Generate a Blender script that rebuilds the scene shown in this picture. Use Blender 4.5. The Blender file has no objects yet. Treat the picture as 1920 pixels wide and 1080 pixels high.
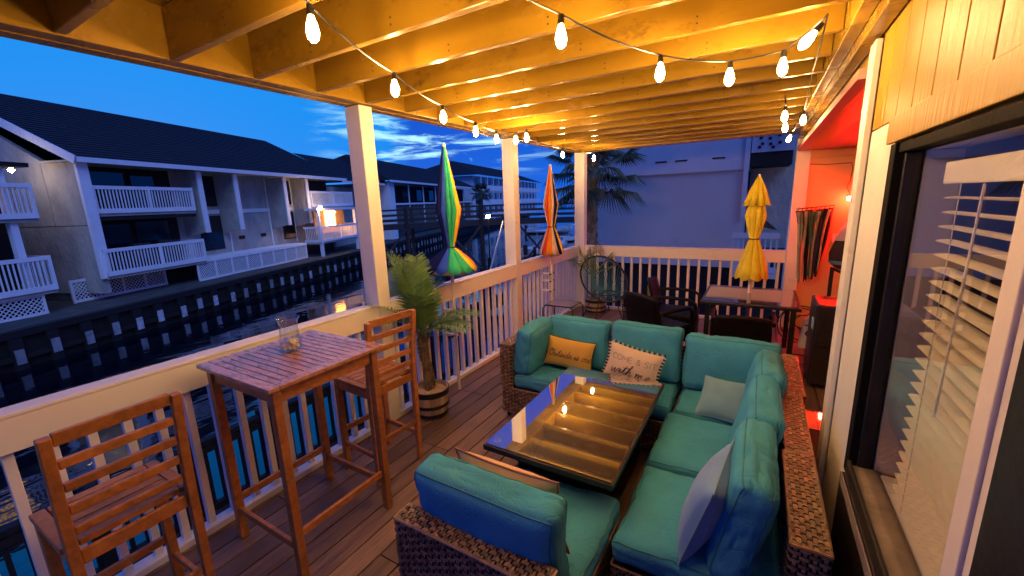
import bpy, math, random
from mathutils import Vector, Matrix, noise, Quaternion
random.seed(7)
S = bpy.context.scene
COL = S.collection
rad = math.radians

# ------------------------------------------------------------------ camera
CAM = Vector((2.74, 0.0, 1.94))
cd = bpy.data.cameras.new("camera"); cam = bpy.data.objects.new("camera", cd); COL.objects.link(cam)
cam.matrix_world = Matrix(((0.86108102, -0.07645611, 0.50268672, CAM.x),
                           (0.5073497, 0.19471843, -0.83945281, CAM.y),
                           (-0.03370108, 0.97787484, 0.20645833, CAM.z), (0, 0, 0, 1)))
cd.sensor_width = 36; cd.lens = 36 * 776.0 / 1920; cd.clip_start = 0.03; cd.clip_end = 3000
S.camera = cam
# ------------------------------------------------------------------ world: dusk sky
W = bpy.data.worlds.new("World"); S.world = W; W.use_nodes = True
nt = W.node_tree; nt.nodes.clear()
def wn(t, **k):
    n = nt.nodes.new(t)
    for a, b in k.items(): setattr(n, a, b)
    return n
def wl(a, b): nt.links.new(a, b)
def wmath(op, a, b=None, c=None):
    n = wn('ShaderNodeMath', operation=op)
    for i, v in enumerate((a, b, c)):
        if v is None: continue
        if isinstance(v, (int, float)): n.inputs[i].default_value = v
        else: wl(v, n.inputs[i])
    return n.outputs[0]
def wmap(v, a, b, c=0.0, d=1.0):
    n = wn('ShaderNodeMapRange', interpolation_type='SMOOTHSTEP'); wl(v, n.inputs[0])
    for i, x in enumerate((a, b, c, d)): n.inputs[i + 1].default_value = x
    return n.outputs[0]
def wmix(f, a, b):
    n = wn('ShaderNodeMix', data_type='RGBA')
    if isinstance(f, (int, float)): n.inputs[0].default_value = f
    else: wl(f, n.inputs[0])
    for i, v in ((6, a), (7, b)):
        if isinstance(v, tuple): n.inputs[i].default_value = (*v, 1)
        else: wl(v, n.inputs[i])
    return n.outputs[2]
geo = wn('ShaderNodeTexCoord')
sep = wn('ShaderNodeSeparateXYZ'); wl(geo.outputs['Generated'], sep.inputs[0])
X_, Y_, Z_ = sep.outputs
def dotdir(v):
    n = wn('ShaderNodeVectorMath', operation='DOT_PRODUCT'); wl(geo.outputs['Generated'], n.inputs[0]); n.inputs[1].default_value = v
    return n.outputs['Value']
# glow of the last light: a broad lobe low in the west
glow_dir = Vector((-0.95, 0.30, 0.13)).normalized()
glow = wmap(dotdir(glow_dir), 0.78, 0.99)
nz = wn('ShaderNodeTexNoise'); nz.inputs['Scale'].default_value = 2.1; nz.inputs['Detail'].default_value = 5; nz.inputs['Distortion'].default_value = .6
mp = wn('ShaderNodeMapping'); mp.inputs['Scale'].default_value = (1, 1, 3.2); wl(geo.outputs['Generated'], mp.inputs[0]); wl(mp.outputs[0], nz.inputs[0])
edge = wmath('ADD', glow, wmath('MULTIPLY', wmath('SUBTRACT', nz.outputs[0], .5), .9))
band = wmap(edge, 0.42, 0.60)
base = wmix(band, (0.002, 0.060, 0.56), (0.002, 0.26, 0.82))
hor = wmap(Z_, 0.30, 0.02)
base = wmix(wmath('MULTIPLY', hor, .40), base, (0.008, 0.20, 0.85))
up = wmap(Z_, 0.24, 0.8)
base = wmix(wmath('MULTIPLY', up, .55), base, (0.01, 0.10, 0.55))
# wispy clouds
mp2 = wn('ShaderNodeMapping'); mp2.inputs['Scale'].default_value = (1.4, 1.4, 9.0); mp2.inputs['Rotation'].default_value = (0.06, -0.05, 0); wl(geo.outputs['Generated'], mp2.inputs[0])
nz2 = wn('ShaderNodeTexNoise'); nz2.inputs['Scale'].default_value = 4.2; nz2.inputs['Detail'].default_value = 9; nz2.inputs['Roughness'].default_value = .62; nz2.inputs['Distortion'].default_value = .5
wl(mp2.outputs[0], nz2.inputs[0])
cl = wmap(nz2.outputs[0], .47, .64)
zone = wmath('MULTIPLY', wmap(Z_, 0.05, 0.10), wmap(Z_, 0.36, 0.16))
az = wmap(dotdir(Vector((-0.62, 0.77, 0.17)).normalized()), .955, .992)
cl = wmath('MULTIPLY', wmath('MULTIPLY', cl, zone), wmath('MULTIPLY', az, .95))
col = wmix(cl, base, (0.50, 0.98, 1.10))
bg = wn('ShaderNodeBackground'); wl(col, bg.inputs[0]); bg.inputs[1].default_value = 0.56
sky = wn('ShaderNodeTexSky', sky_type='NISHITA'); sky.sun_disc = False; sky.sun_elevation = rad(1.0); sky.sun_rotation = rad(-72); sky.ozone_density = 3
bg2 = wn('ShaderNodeBackground'); wl(sky.outputs[0], bg2.inputs[0]); bg2.inputs[1].default_value = 0.005
add = wn('ShaderNodeAddShader'); wl(bg.outputs[0], add.inputs[0]); wl(bg2.outputs[0], add.inputs[1])
wo = wn('ShaderNodeOutputWorld'); wl(add.outputs[0], wo.inputs[0])
# added blue fill lamp standing in for skylight, brightens the buildings opposite
sd = bpy.data.lights.new("dusk_fill", 'SUN'); so = bpy.data.objects.new("dusk_fill", sd); COL.objects.link(so)
sd.energy = 0.72; sd.angle = rad(40); sd.color = (0.34, 0.50, 1.0)
so.rotation_euler = Vector((-0.62, 0.30, -0.72)).to_track_quat('-Z', 'Y').to_euler()
vs = S.view_settings; vs.view_transform = 'Standard'; vs.look = 'None'; vs.exposure = 0.95; vs.gamma = 1.0; vs.use_curve_mapping = False
S.render.film_transparent = False
S.cycles.max_bounces = 8; S.cycles.transparent_max_bounces = 12; S.cycles.sample_clamp_indirect = 6.0
BULB_POWER = 320.0

# ------------------------------------------------------------------ materials
MATS = {}
def mat(name, color, rough=.6, var=.25, scale=6., stretch=(1, 1, 1), bump=.15, bscale=40., metal=0., spec=.5,
        grime=None, gscale=3., gamt=.55, island=0., objrand=0., crease=0., coat=0., bdist=.01, emit=None, estr=0., sheen=0.):
    if name in MATS: return MATS[name]
    m = bpy.data.materials.new(name); m.use_nodes = True; t = m.node_tree; n = t.nodes; p = n['Principled BSDF']
    def N(ty, **k):
        x = n.new(ty)
        for a, b in k.items(): setattr(x, a, b)
        return x
    tc = N('ShaderNodeTexCoord'); mpn = N('ShaderNodeMapping'); mpn.inputs['Scale'].default_value = stretch
    t.links.new(tc.outputs['Object'], mpn.inputs[0])
    nn = N('ShaderNodeTexNoise'); nn.inputs['Scale'].default_value = scale; nn.inputs['Detail'].default_value = 6; nn.inputs['Roughness'].default_value = .6
    oi = N('ShaderNodeObjectInfo')
    av = N('ShaderNodeVectorMath', operation='ADD'); t.links.new(mpn.outputs[0], av.inputs[0])
    cmb = N('ShaderNodeCombineXYZ')
    mu = N('ShaderNodeMath', operation='MULTIPLY'); t.links.new(oi.outputs['Random'], mu.inputs[0]); mu.inputs[1].default_value = 37.
    for i in range(3): t.links.new(mu.outputs[0], cmb.inputs[i])
    t.links.new(cmb.outputs[0], av.inputs[1]); t.links.new(av.outputs[0], nn.inputs[0])
    fac = N('ShaderNodeMapRange'); t.links.new(nn.outputs[0], fac.inputs[0]); fac.inputs[1].default_value = .25; fac.inputs[2].default_value = .75
    fac.inputs[3].default_value = 1 - var; fac.inputs[4].default_value = 1 + var
    val = fac.outputs[0]
    def mulv(v, src, amt):
        r = N('ShaderNodeMapRange'); t.links.new(src, r.inputs[0]); r.inputs[3].default_value = 1 - amt; r.inputs[4].default_value = 1 + amt
        q = N('ShaderNodeMath', operation='MULTIPLY'); t.links.new(v, q.inputs[0]); t.links.new(r.outputs[0], q.inputs[1]); return q.outputs[0]
    if island:
        g = N('ShaderNodeNewGeometry'); val = mulv(val, g.outputs['Random Per Island'], island)
    if objrand: val = mulv(val, oi.outputs['Random'], objrand)
    vm = N('ShaderNodeVectorMath', operation='SCALE'); vm.inputs[0].default_value = color; t.links.new(val, vm.inputs['Scale'])
    out = vm.outputs[0]
    if grime:
        g1 = N('ShaderNodeTexNoise'); g1.inputs['Scale'].default_value = gscale; g1.inputs['Detail'].default_value = 8; g1.inputs['Roughness'].default_value = .75
        t.links.new(av.outputs[0], g1.inputs[0])
        r = N('ShaderNodeMapRange', interpolation_type='SMOOTHSTEP'); t.links.new(g1.outputs[0], r.inputs[0]); r.inputs[1].default_value = .56; r.inputs[2].default_value = .74; r.inputs[4].default_value = gamt
        mx = N('ShaderNodeMix', data_type='RGBA'); t.links.new(r.outputs[0], mx.inputs[0]); t.links.new(out, mx.inputs[6]); mx.inputs[7].default_value = (*grime, 1)
        out = mx.outputs[2]
    t.links.new(out, p.inputs['Base Color'])
    rr = N('ShaderNodeMapRange'); t.links.new(nn.outputs[0], rr.inputs[0]); rr.inputs[3].default_value = max(0, rough - .12); rr.inputs[4].default_value = min(1, rough + .12)
    t.links.new(rr.outputs[0], p.inputs['Roughness'])
    p.inputs['Metallic'].default_value = metal; p.inputs['Specular IOR Level'].default_value = spec
    if coat: p.inputs['Coat Weight'].default_value = coat; p.inputs['Coat Roughness'].default_value = .15
    if sheen: p.inputs['Sheen Weight'].default_value = sheen
    if emit: p.inputs['Emission Color'].default_value = (*emit, 1); p.inputs['Emission Strength'].default_value = estr
    if bump:
        b1 = N('ShaderNodeTexNoise'); b1.inputs['Scale'].default_value = bscale; b1.inputs['Detail'].default_value = 4
        t.links.new(av.outputs[0], b1.inputs[0])
        bp = N('ShaderNodeBump'); bp.inputs['Strength'].default_value = bump; bp.inputs['Distance'].default_value = bdist
        t.links.new(b1.outputs[0], bp.inputs['Height']); t.links.new(bp.outputs[0], p.inputs['Normal'])
        if crease:
            c1 = N('ShaderNodeTexNoise'); c1.inputs['Scale'].default_value = 6.5; c1.inputs['Detail'].default_value = 3; c1.inputs['Distortion'].default_value = 1.2
            t.links.new(av.outputs[0], c1.inputs[0])
            sb_ = N('ShaderNodeMath', operation='SUBTRACT'); t.links.new(c1.outputs[0], sb_.inputs[0]); sb_.inputs[1].default_value = .5
            ab_ = N('ShaderNodeMath', operation='ABSOLUTE'); t.links.new(sb_.outputs[0], ab_.inputs[0])
            cr = N('ShaderNodeMapRange', interpolation_type='SMOOTHSTEP'); t.links.new(ab_.outputs[0], cr.inputs[0]); cr.inputs[1].default_value = 0; cr.inputs[2].default_value = .035
            b2_ = N('ShaderNodeBump'); b2_.inputs['Strength'].default_value = crease; b2_.inputs['Distance'].default_value = .012
            t.links.new(cr.outputs[0], b2_.inputs['Height']); t.links.new(b2_.outputs[0], bp.inputs['Normal'])
    MATS[name] = m; return m
def emitter(name, color, strength):
    m = bpy.data.materials.new(name); m.use_nodes = True; t = m.node_tree; t.nodes.clear()
    e = t.nodes.new('ShaderNodeEmission'); e.inputs[0].default_value = (*color, 1); e.inputs[1].default_value = strength
    o = t.nodes.new('ShaderNodeOutputMaterial'); t.links.new(e.outputs[0], o.inputs[0]); MATS[name] = m; return m
def thin_glass(name, tint=(.9, .95, 1), ior=1.5, rough=0.0, extra=0.0):
    m = bpy.data.materials.new(name); m.use_nodes = True; t = m.node_tree; t.nodes.clear()
    tr = t.nodes.new('ShaderNodeBsdfTransparent'); tr.inputs[0].default_value = (*tint, 1)
    gl = t.nodes.new('ShaderNodeBsdfGlossy'); gl.inputs['Roughness'].default_value = rough
    fr = t.nodes.new('ShaderNodeFresnel'); ge = t.nodes.new('ShaderNodeNewGeometry'); mr = t.nodes.new('ShaderNodeMapRange')
    t.links.new(ge.outputs['Backfacing'], mr.inputs[0]); mr.inputs[3].default_value = ior; mr.inputs[4].default_value = 1 / ior; t.links.new(mr.outputs[0], fr.inputs[0])
    ad = t.nodes.new('ShaderNodeMath'); ad.operation = 'ADD'; ad.use_clamp = True; t.links.new(fr.outputs[0], ad.inputs[0]); ad.inputs[1].default_value = extra
    mx = t.nodes.new('ShaderNodeMixShader'); t.links.new(ad.outputs[0], mx.inputs[0]); t.links.new(tr.outputs[0], mx.inputs[1]); t.links.new(gl.outputs[0], mx.inputs[2])
    o = t.nodes.new('ShaderNodeOutputMaterial'); t.links.new(mx.outputs[0], o.inputs[0]); MATS[name] = m; return m

M_white = mat('white_paint', (.78, .75, .69), .42, .06, 3., bump=.12, bscale=60, grime=(.30, .22, .14), gscale=5., gamt=.35)
M_rail = mat('rail_paint', (.80, .77, .71), .5, .04, 2., bump=.08, bscale=70, grime=(.5, .42, .33), gscale=4., gamt=.25)
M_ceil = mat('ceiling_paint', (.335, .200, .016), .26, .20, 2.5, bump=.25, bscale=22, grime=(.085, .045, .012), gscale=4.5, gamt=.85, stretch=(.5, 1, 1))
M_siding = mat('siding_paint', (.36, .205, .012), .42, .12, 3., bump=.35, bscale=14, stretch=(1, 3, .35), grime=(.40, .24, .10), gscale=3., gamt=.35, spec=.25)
M_deck = mat('deck_wood', (.185, .110, .083), .48, .45, 3.5, stretch=(14, 1, 14), bump=.5, bscale=9, objrand=.35, grime=(.045, .03, .025), gscale=1.6, gamt=.6)
M_teak = mat('teak', (.38, .150, .040), .36, .40, 6., stretch=(4, 4, 4), bump=.2, bscale=30, objrand=.2, grime=(.10, .035, .015), gscale=5, gamt=.6)
M_teaktop = mat('teak_top', (.40, .19, .12), .28, .30, 5., coat=.6, stretch=(2, 9, 9), bump=.2, bscale=30, objrand=.15, grime=(.16, .06, .03), gscale=5, gamt=.5)
M_teal = mat('teal_fabric', (.060, .33, .50), .92, .16, 5., bump=.55, bscale=330, bdist=.003, spec=.2, crease=.22, grime=(.10, .33, .42), gscale=2.2, gamt=.5)
M_tealpipe = mat('teal_piping', (.03, .20, .24), .8, .1, bump=0)
M_sage = mat('sage_fabric', (.15, .33, .44), .8, .08, 5., bump=.5, bscale=380, bdist=.002, sheen=.2)
M_blue = mat('grey_blue_fabric', (.15, .31, .62), .8, .10, 5., bump=.5, bscale=380, bdist=.002, sheen=.2)
M_gold = mat('gold_fabric', (.62, .36, .07), .85, .10, 6., bump=.5, bscale=350, bdist=.002)
M_cream = mat('cream_fabric', (.66, .52, .40), .85, .08, 6., bump=.6, bscale=300, bdist=.002)
M_tan = mat('tan_fabric', (.72, .46, .28), .85, .08, 6., bump=.5, bscale=300, bdist=.002)
M_tanpipe = mat('red_brown_piping', (.38, .15, .10), .8, .1, bump=0)
M_black = mat('black_cloth', (.012, .012, .014), .7, .2, bump=.2)
M_ink = mat('ink', (.02, .018, .02), .6, 0, bump=0)
M_wick = mat('wicker', (.26, .165, .095), .30, .25, 30, bump=.2, bscale=120, island=.5, spec=.6)
M_wickbase = mat('wicker_core', (.018, .012, .010), .6, .3, 20, bump=.2)
M_metal = mat('black_metal', (.012, .012, .013), .35, .2, 10, bump=.1, metal=.0, spec=.6)
M_dark = mat('dark_plastic', (.016, .016, .018), .4, .2, 10, bump=.1)
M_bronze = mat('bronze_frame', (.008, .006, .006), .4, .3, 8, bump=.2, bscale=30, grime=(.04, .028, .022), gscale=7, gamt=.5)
M_alum = mat('weathered_track', (.22, .17, .15), .5, .4, 12, bump=.5, bscale=25, grime=(.06, .03, .02), gscale=8, gamt=.8)
M_blind = mat('blind_white', (.84, .78, .70), .45, .04, bump=0)
M_sash = mat('sash_white', (.68, .60, .60), .5, .05, bump=.1)
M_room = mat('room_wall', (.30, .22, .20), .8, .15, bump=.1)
M_sand = mat('planter_soil', (.55, .38, .24), .9, .3, 25, bump=.8, bscale=60)
M_barrel = mat('barrel_wood', (.42, .33, .22), .5, .35, 4, stretch=(1, 1, .3), bump=.4, bscale=30, objrand=.25)
M_hoop = mat('barrel_hoop', (.035, .035, .04), .35, .3, 10, metal=.6)
M_trunk = mat('palm_trunk', (.20, .15, .09), .85, .4, 14, bump=.7, bscale=40, island=.4)
M_leaf = mat('palm_leaf', (.13, .26, .09), .5, .25, 6, bump=0, island=.35)
M_leafdk = mat('palm_leaf_dark', (.028, .045, .018), .55, .3, 6, bump=0, island=.4)
M_glasst = thin_glass('window_glass', (.98, .98, .98), 1.42, 0, .0)
M_cup = thin_glass('clear_glass', (.93, .97, 1.0), 1.5, 0.0, .06)
M_shell = mat('shell', (.88, .70, .42), .4, .35, 12, bump=.3, island=.3)
M_stucco = mat('stucco', (.37, .36, .34), .9, .28, 1.6, stretch=(1, 1, .5), bump=.6, bscale=9, bdist=.05, grime=(.12, .125, .12), gscale=1.1, gamt=.75)
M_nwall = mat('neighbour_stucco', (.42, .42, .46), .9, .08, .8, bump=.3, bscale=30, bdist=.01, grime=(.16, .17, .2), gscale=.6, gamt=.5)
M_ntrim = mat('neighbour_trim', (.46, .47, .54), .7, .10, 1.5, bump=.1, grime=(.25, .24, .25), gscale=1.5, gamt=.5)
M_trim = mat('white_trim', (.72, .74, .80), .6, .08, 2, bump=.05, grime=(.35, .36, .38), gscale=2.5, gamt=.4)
M_shingle = mat('roof_shingle', (.010, .009, .014), .9, .5, 3.0, stretch=(1, 1, 4), bump=.6, bscale=9, bdist=.05, grime=(.02, .018, .026), gscale=1.2, gamt=.7, objrand=.3)
M_void = mat('recess_shade', (.004, .004, .006), .8, .6, 1.5, bump=0, grime=(.025, .022, .025), gscale=1.2, gamt=.6)  # near-black colour carrying the shade of recesses and openings
M_pane = mat('dark_pane', (.008, .009, .015), .12, .2, 2, bump=0, spec=.7)
M_pile = mat('bulkhead_concrete', (.30, .31, .36), .8, .45, 6, objrand=.45, bump=.5, bscale=12, grime=(.01, .01, .012), gscale=9, gamt=1.)
M_wale = mat('dark_timber', (.006, .005, .006), .8, .4, 5, stretch=(1, 1, 3), bump=.4, bscale=12)
M_timber = mat('pier_timber', (.03, .025, .027), .75, .4, 4, bump=.4, bscale=12, objrand=.3)
M_lawn = mat('lawn_ground', (.05, .055, .055), .95, .5, 2.2, bump=.8, bscale=5, bdist=.08, grime=(.02, .03, .02), gscale=.9, gamt=.8)
M_hull = mat('boat_hull', (.62, .66, .68), .3, .08, 1, bump=0)
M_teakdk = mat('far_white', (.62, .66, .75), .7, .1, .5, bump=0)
M_umbY = mat('umbrella_yellow', (.92, .72, .03), .7, .12, 8, bump=.2, bscale=60)
UC = dict(red=(.70, .07, .03), orange=(.85, .26, .02), yellow=(.88, .62, .05), green=(.04, .48, .24), blue=(.03, .09, .60), navy=(.008, .012, .09), purple=(.10, .035, .16), cream=(.66, .52, .38), pink=(.65, .28, .22))
for k, v in UC.items(): mat('canopy_' + k, v, .9, .12, 8, bump=.2, bscale=60, spec=.1)
M_pole = mat('white_pole', (.75, .70, .62), .4, .06, bump=0)
M_bulb = emitter('bulb_glow', (1.0, .56, .22), BULB_POWER)
M_bulb2 = emitter('dimmer_bulb_glow', (1.0, .56, .22), BULB_POWER * .30)
M_bulbcore = emitter('filament_glow', (1.0, .80, .45), 60)
M_redlamp = emitter('red_lamp_glow', (1.0, .012, .006), 650)
M_porch = emitter('porch_glow', (1.0, .42, .06), 14)
M_porchlamp = emitter('porch_lamp_glow', (1.0, .62, .30), 120)
M_farlamp = emitter('far_lamp_glow', (1.0, .70, .40), 90)
M_city = emitter('city_glow', (.75, .80, 1.0), 14)

# water
M_water = bpy.data.materials.new('canal_water'); M_water.use_nodes = True
_t = M_water.node_tree; _p = _t.nodes['Principled BSDF']
_p.inputs['Base Color'].default_value = (.001, .003, .008, 1); _p.inputs['Roughness'].default_value = .045; _p.inputs['IOR'].default_value = 1.65
_p.inputs['Specular IOR Level'].default_value = 1.0; _p.inputs['Specular Tint'].default_value = (1, 1, 1, 1)
_tc = _t.nodes.new('ShaderNodeTexCoord'); _mp = _t.nodes.new('ShaderNodeMapping'); _mp.inputs['Scale'].default_value = (1, .45, 1); _mp.inputs['Rotation'].default_value = (0, 0, rad(-20))
_n = _t.nodes.new('ShaderNodeTexNoise'); _n.inputs['Scale'].default_value = 1.7; _n.inputs['Detail'].default_value = 3
_b = _t.nodes.new('ShaderNodeBump'); _b.inputs['Strength'].default_value = .06; _b.inputs['Distance'].default_value = .25
_t.links.new(_tc.outputs['Object'], _mp.inputs[0]); _t.links.new(_mp.outputs[0], _n.inputs[0]); _t.links.new(_n.outputs[0], _b.inputs['Height']); _t.links.new(_b.outputs[0], _p.inputs['Normal'])
# smoked glass of the coffee table
def black_glass(name, base=(.02, .016, .014), mixf=.42, rough=.015):
    m = bpy.data.materials.new(name); m.use_nodes = True; t = m.node_tree; t.nodes.clear()
    d = t.nodes.new('ShaderNodeBsdfPrincipled'); d.inputs['Base Color'].default_value = (*base, 1); d.inputs['Roughness'].default_value = .4
    g = t.nodes.new('ShaderNodeBsdfGlossy'); g.inputs['Roughness'].default_value = rough
    tcs = t.nodes.new('ShaderNodeTexCoord'); sm = t.nodes.new('ShaderNodeTexNoise'); sm.inputs['Scale'].default_value = 5; sm.inputs['Detail'].default_value = 8; sm.inputs['Roughness'].default_value = .7
    rm = t.nodes.new('ShaderNodeMapRange'); rm.inputs[1].default_value = .45; rm.inputs[2].default_value = .8; rm.inputs[3].default_value = rough; rm.inputs[4].default_value = rough + .05
    t.links.new(tcs.outputs['Object'], sm.inputs[0]); t.links.new(sm.outputs[0], rm.inputs[0]); t.links.new(rm.outputs[0], g.inputs['Roughness']); g.inputs[0].default_value = (.95, .95, .95, 1)
    fr = t.nodes.new('ShaderNodeFresnel'); fr.inputs[0].default_value = 1.6
    ad = t.nodes.new('ShaderNodeMath'); ad.operation = 'ADD'; ad.use_clamp = True; ad.inputs[1].default_value = mixf; t.links.new(fr.outputs[0], ad.inputs[0])
    mx = t.nodes.new('ShaderNodeMixShader'); t.links.new(ad.outputs[0], mx.inputs[0]); t.links.new(d.outputs[0], mx.inputs[1]); t.links.new(g.outputs[0], mx.inputs[2])
    o = t.nodes.new('ShaderNodeOutputMaterial'); t.links.new(mx.outputs[0], o.inputs[0]); MATS[name] = m; return m
M_tglass = black_glass('mirror_table_glass', (.05, .035, .028), .50)
M_dglass = black_glass('dining_table_glass', (.02, .018, .018), .22, .03)

# ------------------------------------------------------------------ mesh helpers
class MB:
    def __init__(s): s.v = []; s.f = []; s.sm = False
    def add(s, vs, fs):
        o = len(s.v); s.v += [tuple(v) for v in vs]; s.f += [tuple(i + o for i in f) for f in fs]; return s
    def box(s, x0, x1, y0, y1, z0, z1, R=None):
        vs = [Vector((x, y, z)) for z in (z0, z1) for y in (y0, y1) for x in (x0, x1)]
        if R is not None: vs = [R @ v for v in vs]
        return s.add(vs, [(0, 2, 3, 1), (4, 5, 7, 6), (0, 1, 5, 4), (2, 6, 7, 3), (0, 4, 6, 2), (1, 3, 7, 5)])
    def bar(s, p0, p1, w, h, up=(0, 0, 1)):          # rectangular bar p0 -> p1
        p0 = Vector(p0); p1 = Vector(p1); d = (p1 - p0).normalized(); u = Vector(up)
        if abs(d.dot(u)) > .98: u = Vector((0, 1, 0))
        a = d.cross(u).normalized(); b = a.cross(d).normalized()
        vs = []
        for p in (p0, p1):
            for (i, j) in ((-1, -1), (1, -1), (1, 1), (-1, 1)): vs.append(p + a * i * w / 2 + b * j * h / 2)
        return s.add(vs, [(0, 1, 2, 3), (7, 6, 5, 4), (0, 4, 5, 1), (1, 5, 6, 2), (2, 6, 7, 3), (3, 7, 4, 0)])
    def tube(s, pts, r, n=8, closed=False, cap=True):
        s.sm = True
        pts = [Vector(p) for p in pts]; m = len(pts); rs = r if isinstance(r, (list, tuple)) else [r] * m
        vs = []; prev = None
        for i, p in enumerate(pts):
            if closed: d = pts[(i + 1) % m] - pts[i - 1]
            else: d = pts[min(i + 1, m - 1)] - pts[max(i - 1, 0)]
            d = d.normalized() if d.length > 1e-9 else Vector((0, 0, 1))
            if prev is None:
                a = d.orthogonal().normalized()
            else:
                a = prev - d * prev.dot(d); a = a.normalized() if a.length > 1e-6 else d.orthogonal().normalized()
            prev = a; b = d.cross(a)
            for k in range(n):
                t = 2 * math.pi * k / n; vs.append(p + (a * math.cos(t) + b * math.sin(t)) * rs[i])
        fs = []
        for i in range(m if closed else m - 1):
            j = (i + 1) % m
            for k in range(n): fs.append((i * n + k, i * n + (k + 1) % n, j * n + (k + 1) % n, j * n + k))
        if cap and not closed: fs.append(tuple(reversed(range(n)))); fs.append(tuple((m - 1) * n + k for k in range(n)))
        return s.add(vs, fs)
    def lathe(s, prof, n=24, c=(0, 0, 0), sx=1., sy=1.):
        s.sm = True
        vs = []
        for (r, z) in prof:
            for k in range(n):
                t = 2 * math.pi * k / n; vs.append((c[0] + r * sx * math.cos(t), c[1] + r * sy * math.sin(t), c[2] + z))
        fs = []
        for i in range(len(prof) - 1):
            for k in range(n): fs.append((i * n + k, i * n + (k + 1) % n, (i + 1) * n + (k + 1) % n, (i + 1) * n + k))
        return s.add(vs, fs)
    def quad(s, a, b, c, d): return s.add([a, b, c, d], [(0, 1, 2, 3)])
    def prism(s, poly, d):                             # 3-D polygon swept by vector d
        n = len(poly); P = [Vector(p) for p in poly]; Q = [p + Vector(d) for p in P]
        return s.add(P + Q, [tuple(range(n)), tuple(reversed(range(n, 2 * n)))] + [(i, n + i, n + (i + 1) % n, (i + 1) % n) for i in range(n)])
    def mesh(s, name, m):
        me = bpy.data.meshes.new(name); me.from_pydata(s.v, [], s.f); me.update()
        if m: me.materials.append(m)
        if s.sm:
            me.polygons.foreach_set('use_smooth', [True] * len(me.polygons))
            try: me.set_sharp_from_angle(angle=rad(50))
            except Exception: pass
        return me
def link(name, me, parent=None, local=False, bevel=0, kind=None, label=None):
    o = bpy.data.objects.new(name, me); COL.objects.link(o)
    if parent is not None:
        o.parent = parent
        if not local:
            L = parent.location.copy(); q = parent.parent
            while q is not None: L += q.location; q = q.parent
            o.location = -L
    if bevel:
        b = o.modifiers.new('bevel', 'BEVEL'); b.width = bevel; b.segments = 2; b.limit_method = 'ANGLE'
    if kind: o['kind'] = kind
    if label: o['label'] = label
    return o
def part(name, mb, m, parent=None, **k): return link(name, mb.mesh(name, m), parent, **k)
def tag(o, label, cat, group=None, kind=None):
    if label: o['label'] = label
    if cat: o['category'] = cat
    if group: o['group'] = group
    if kind: o['kind'] = kind
    return o
def thing(name, loc, label, cat, group=None, rotz=0):
    o = bpy.data.objects.new(name, None); COL.objects.link(o); o.location = loc; o.rotation_euler = (0, 0, rotz); o.empty_display_size = .1
    return tag(o, label, cat, group)
def copy_tree(o, parent=None):
    kids = [c for c in bpy.data.objects if c.parent is o]
    c = o.copy(); COL.objects.link(c); c.parent = parent
    for k in kids: copy_tree(k, c)
    return c
def dup(o, loc, rotz=None, label=None):
    c = copy_tree(o); c.location = loc
    if rotz is not None: c.rotation_euler = (0, 0, rotz)
    if label: c['label'] = label
    return c
def struct(name, mb, m, **k): return link(name, mb.mesh(name, m), None, kind='structure', **k)
def lerp(a, b, t): return a + (b - a) * t

# ================================================================== SETTING
# canal frame: u runs along the opposite bank, n points away across the canal
U = Vector((-.35253, .93580, 0)); NN = Vector((-.93580, -.35253, 0)); C2 = Vector((2.74, 0, 0))
def F(s, d, z): return C2 + U * s + NN * d + Vector((0, 0, z))
Rf = Matrix((U, NN, Vector((0, 0, 1)))).transposed()
def fbox(mb, s0, s1, d0, d1, z0, z1):
    vs = [F(s, d, z) for z in (z0, z1) for d in (d0, d1) for s in (s0, s1)]
    return mb.add(vs, [(0, 1, 3, 2), (4, 6, 7, 5), (0, 4, 5, 1), (2, 3, 7, 6), (0, 2, 6, 4), (1, 5, 7, 3)])
GZ = -1.45; WZ = -2.6; BD = 16.9
b = MB(); b.box(-900, 500, -300, 1500, -6.0, -5.5); struct('ground', b, M_lawn)
b = MB(); b.quad((-900, -300, WZ), (500, -300, WZ), (500, 1500, WZ), (-900, 1500, WZ)); struct('water', b, M_water)
b = MB()
NS, ND = 60, 8
for i in range(NS + 1):
    for j in range(ND + 1):
        s = -20 + 150 * i / NS; d = BD + .25 + (30) * (j / ND) ** 1.6
        z = GZ + .06 * noise.noise(Vector((s * .5, d * .7, 0))) + (.0 if j else 0)
        b.v.append(tuple(F(s, d, z)))
for i in range(NS):
    for j in range(ND):
        a = i * (ND + 1) + j; b.f.append((a, a + 1, a + ND + 2, a + ND + 1))
b.sm = True
fbox(b, -20, 130, BD + .26, BD + 40, WZ - 1, GZ - .12)
struct('far_bank', b, M_lawn)

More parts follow.
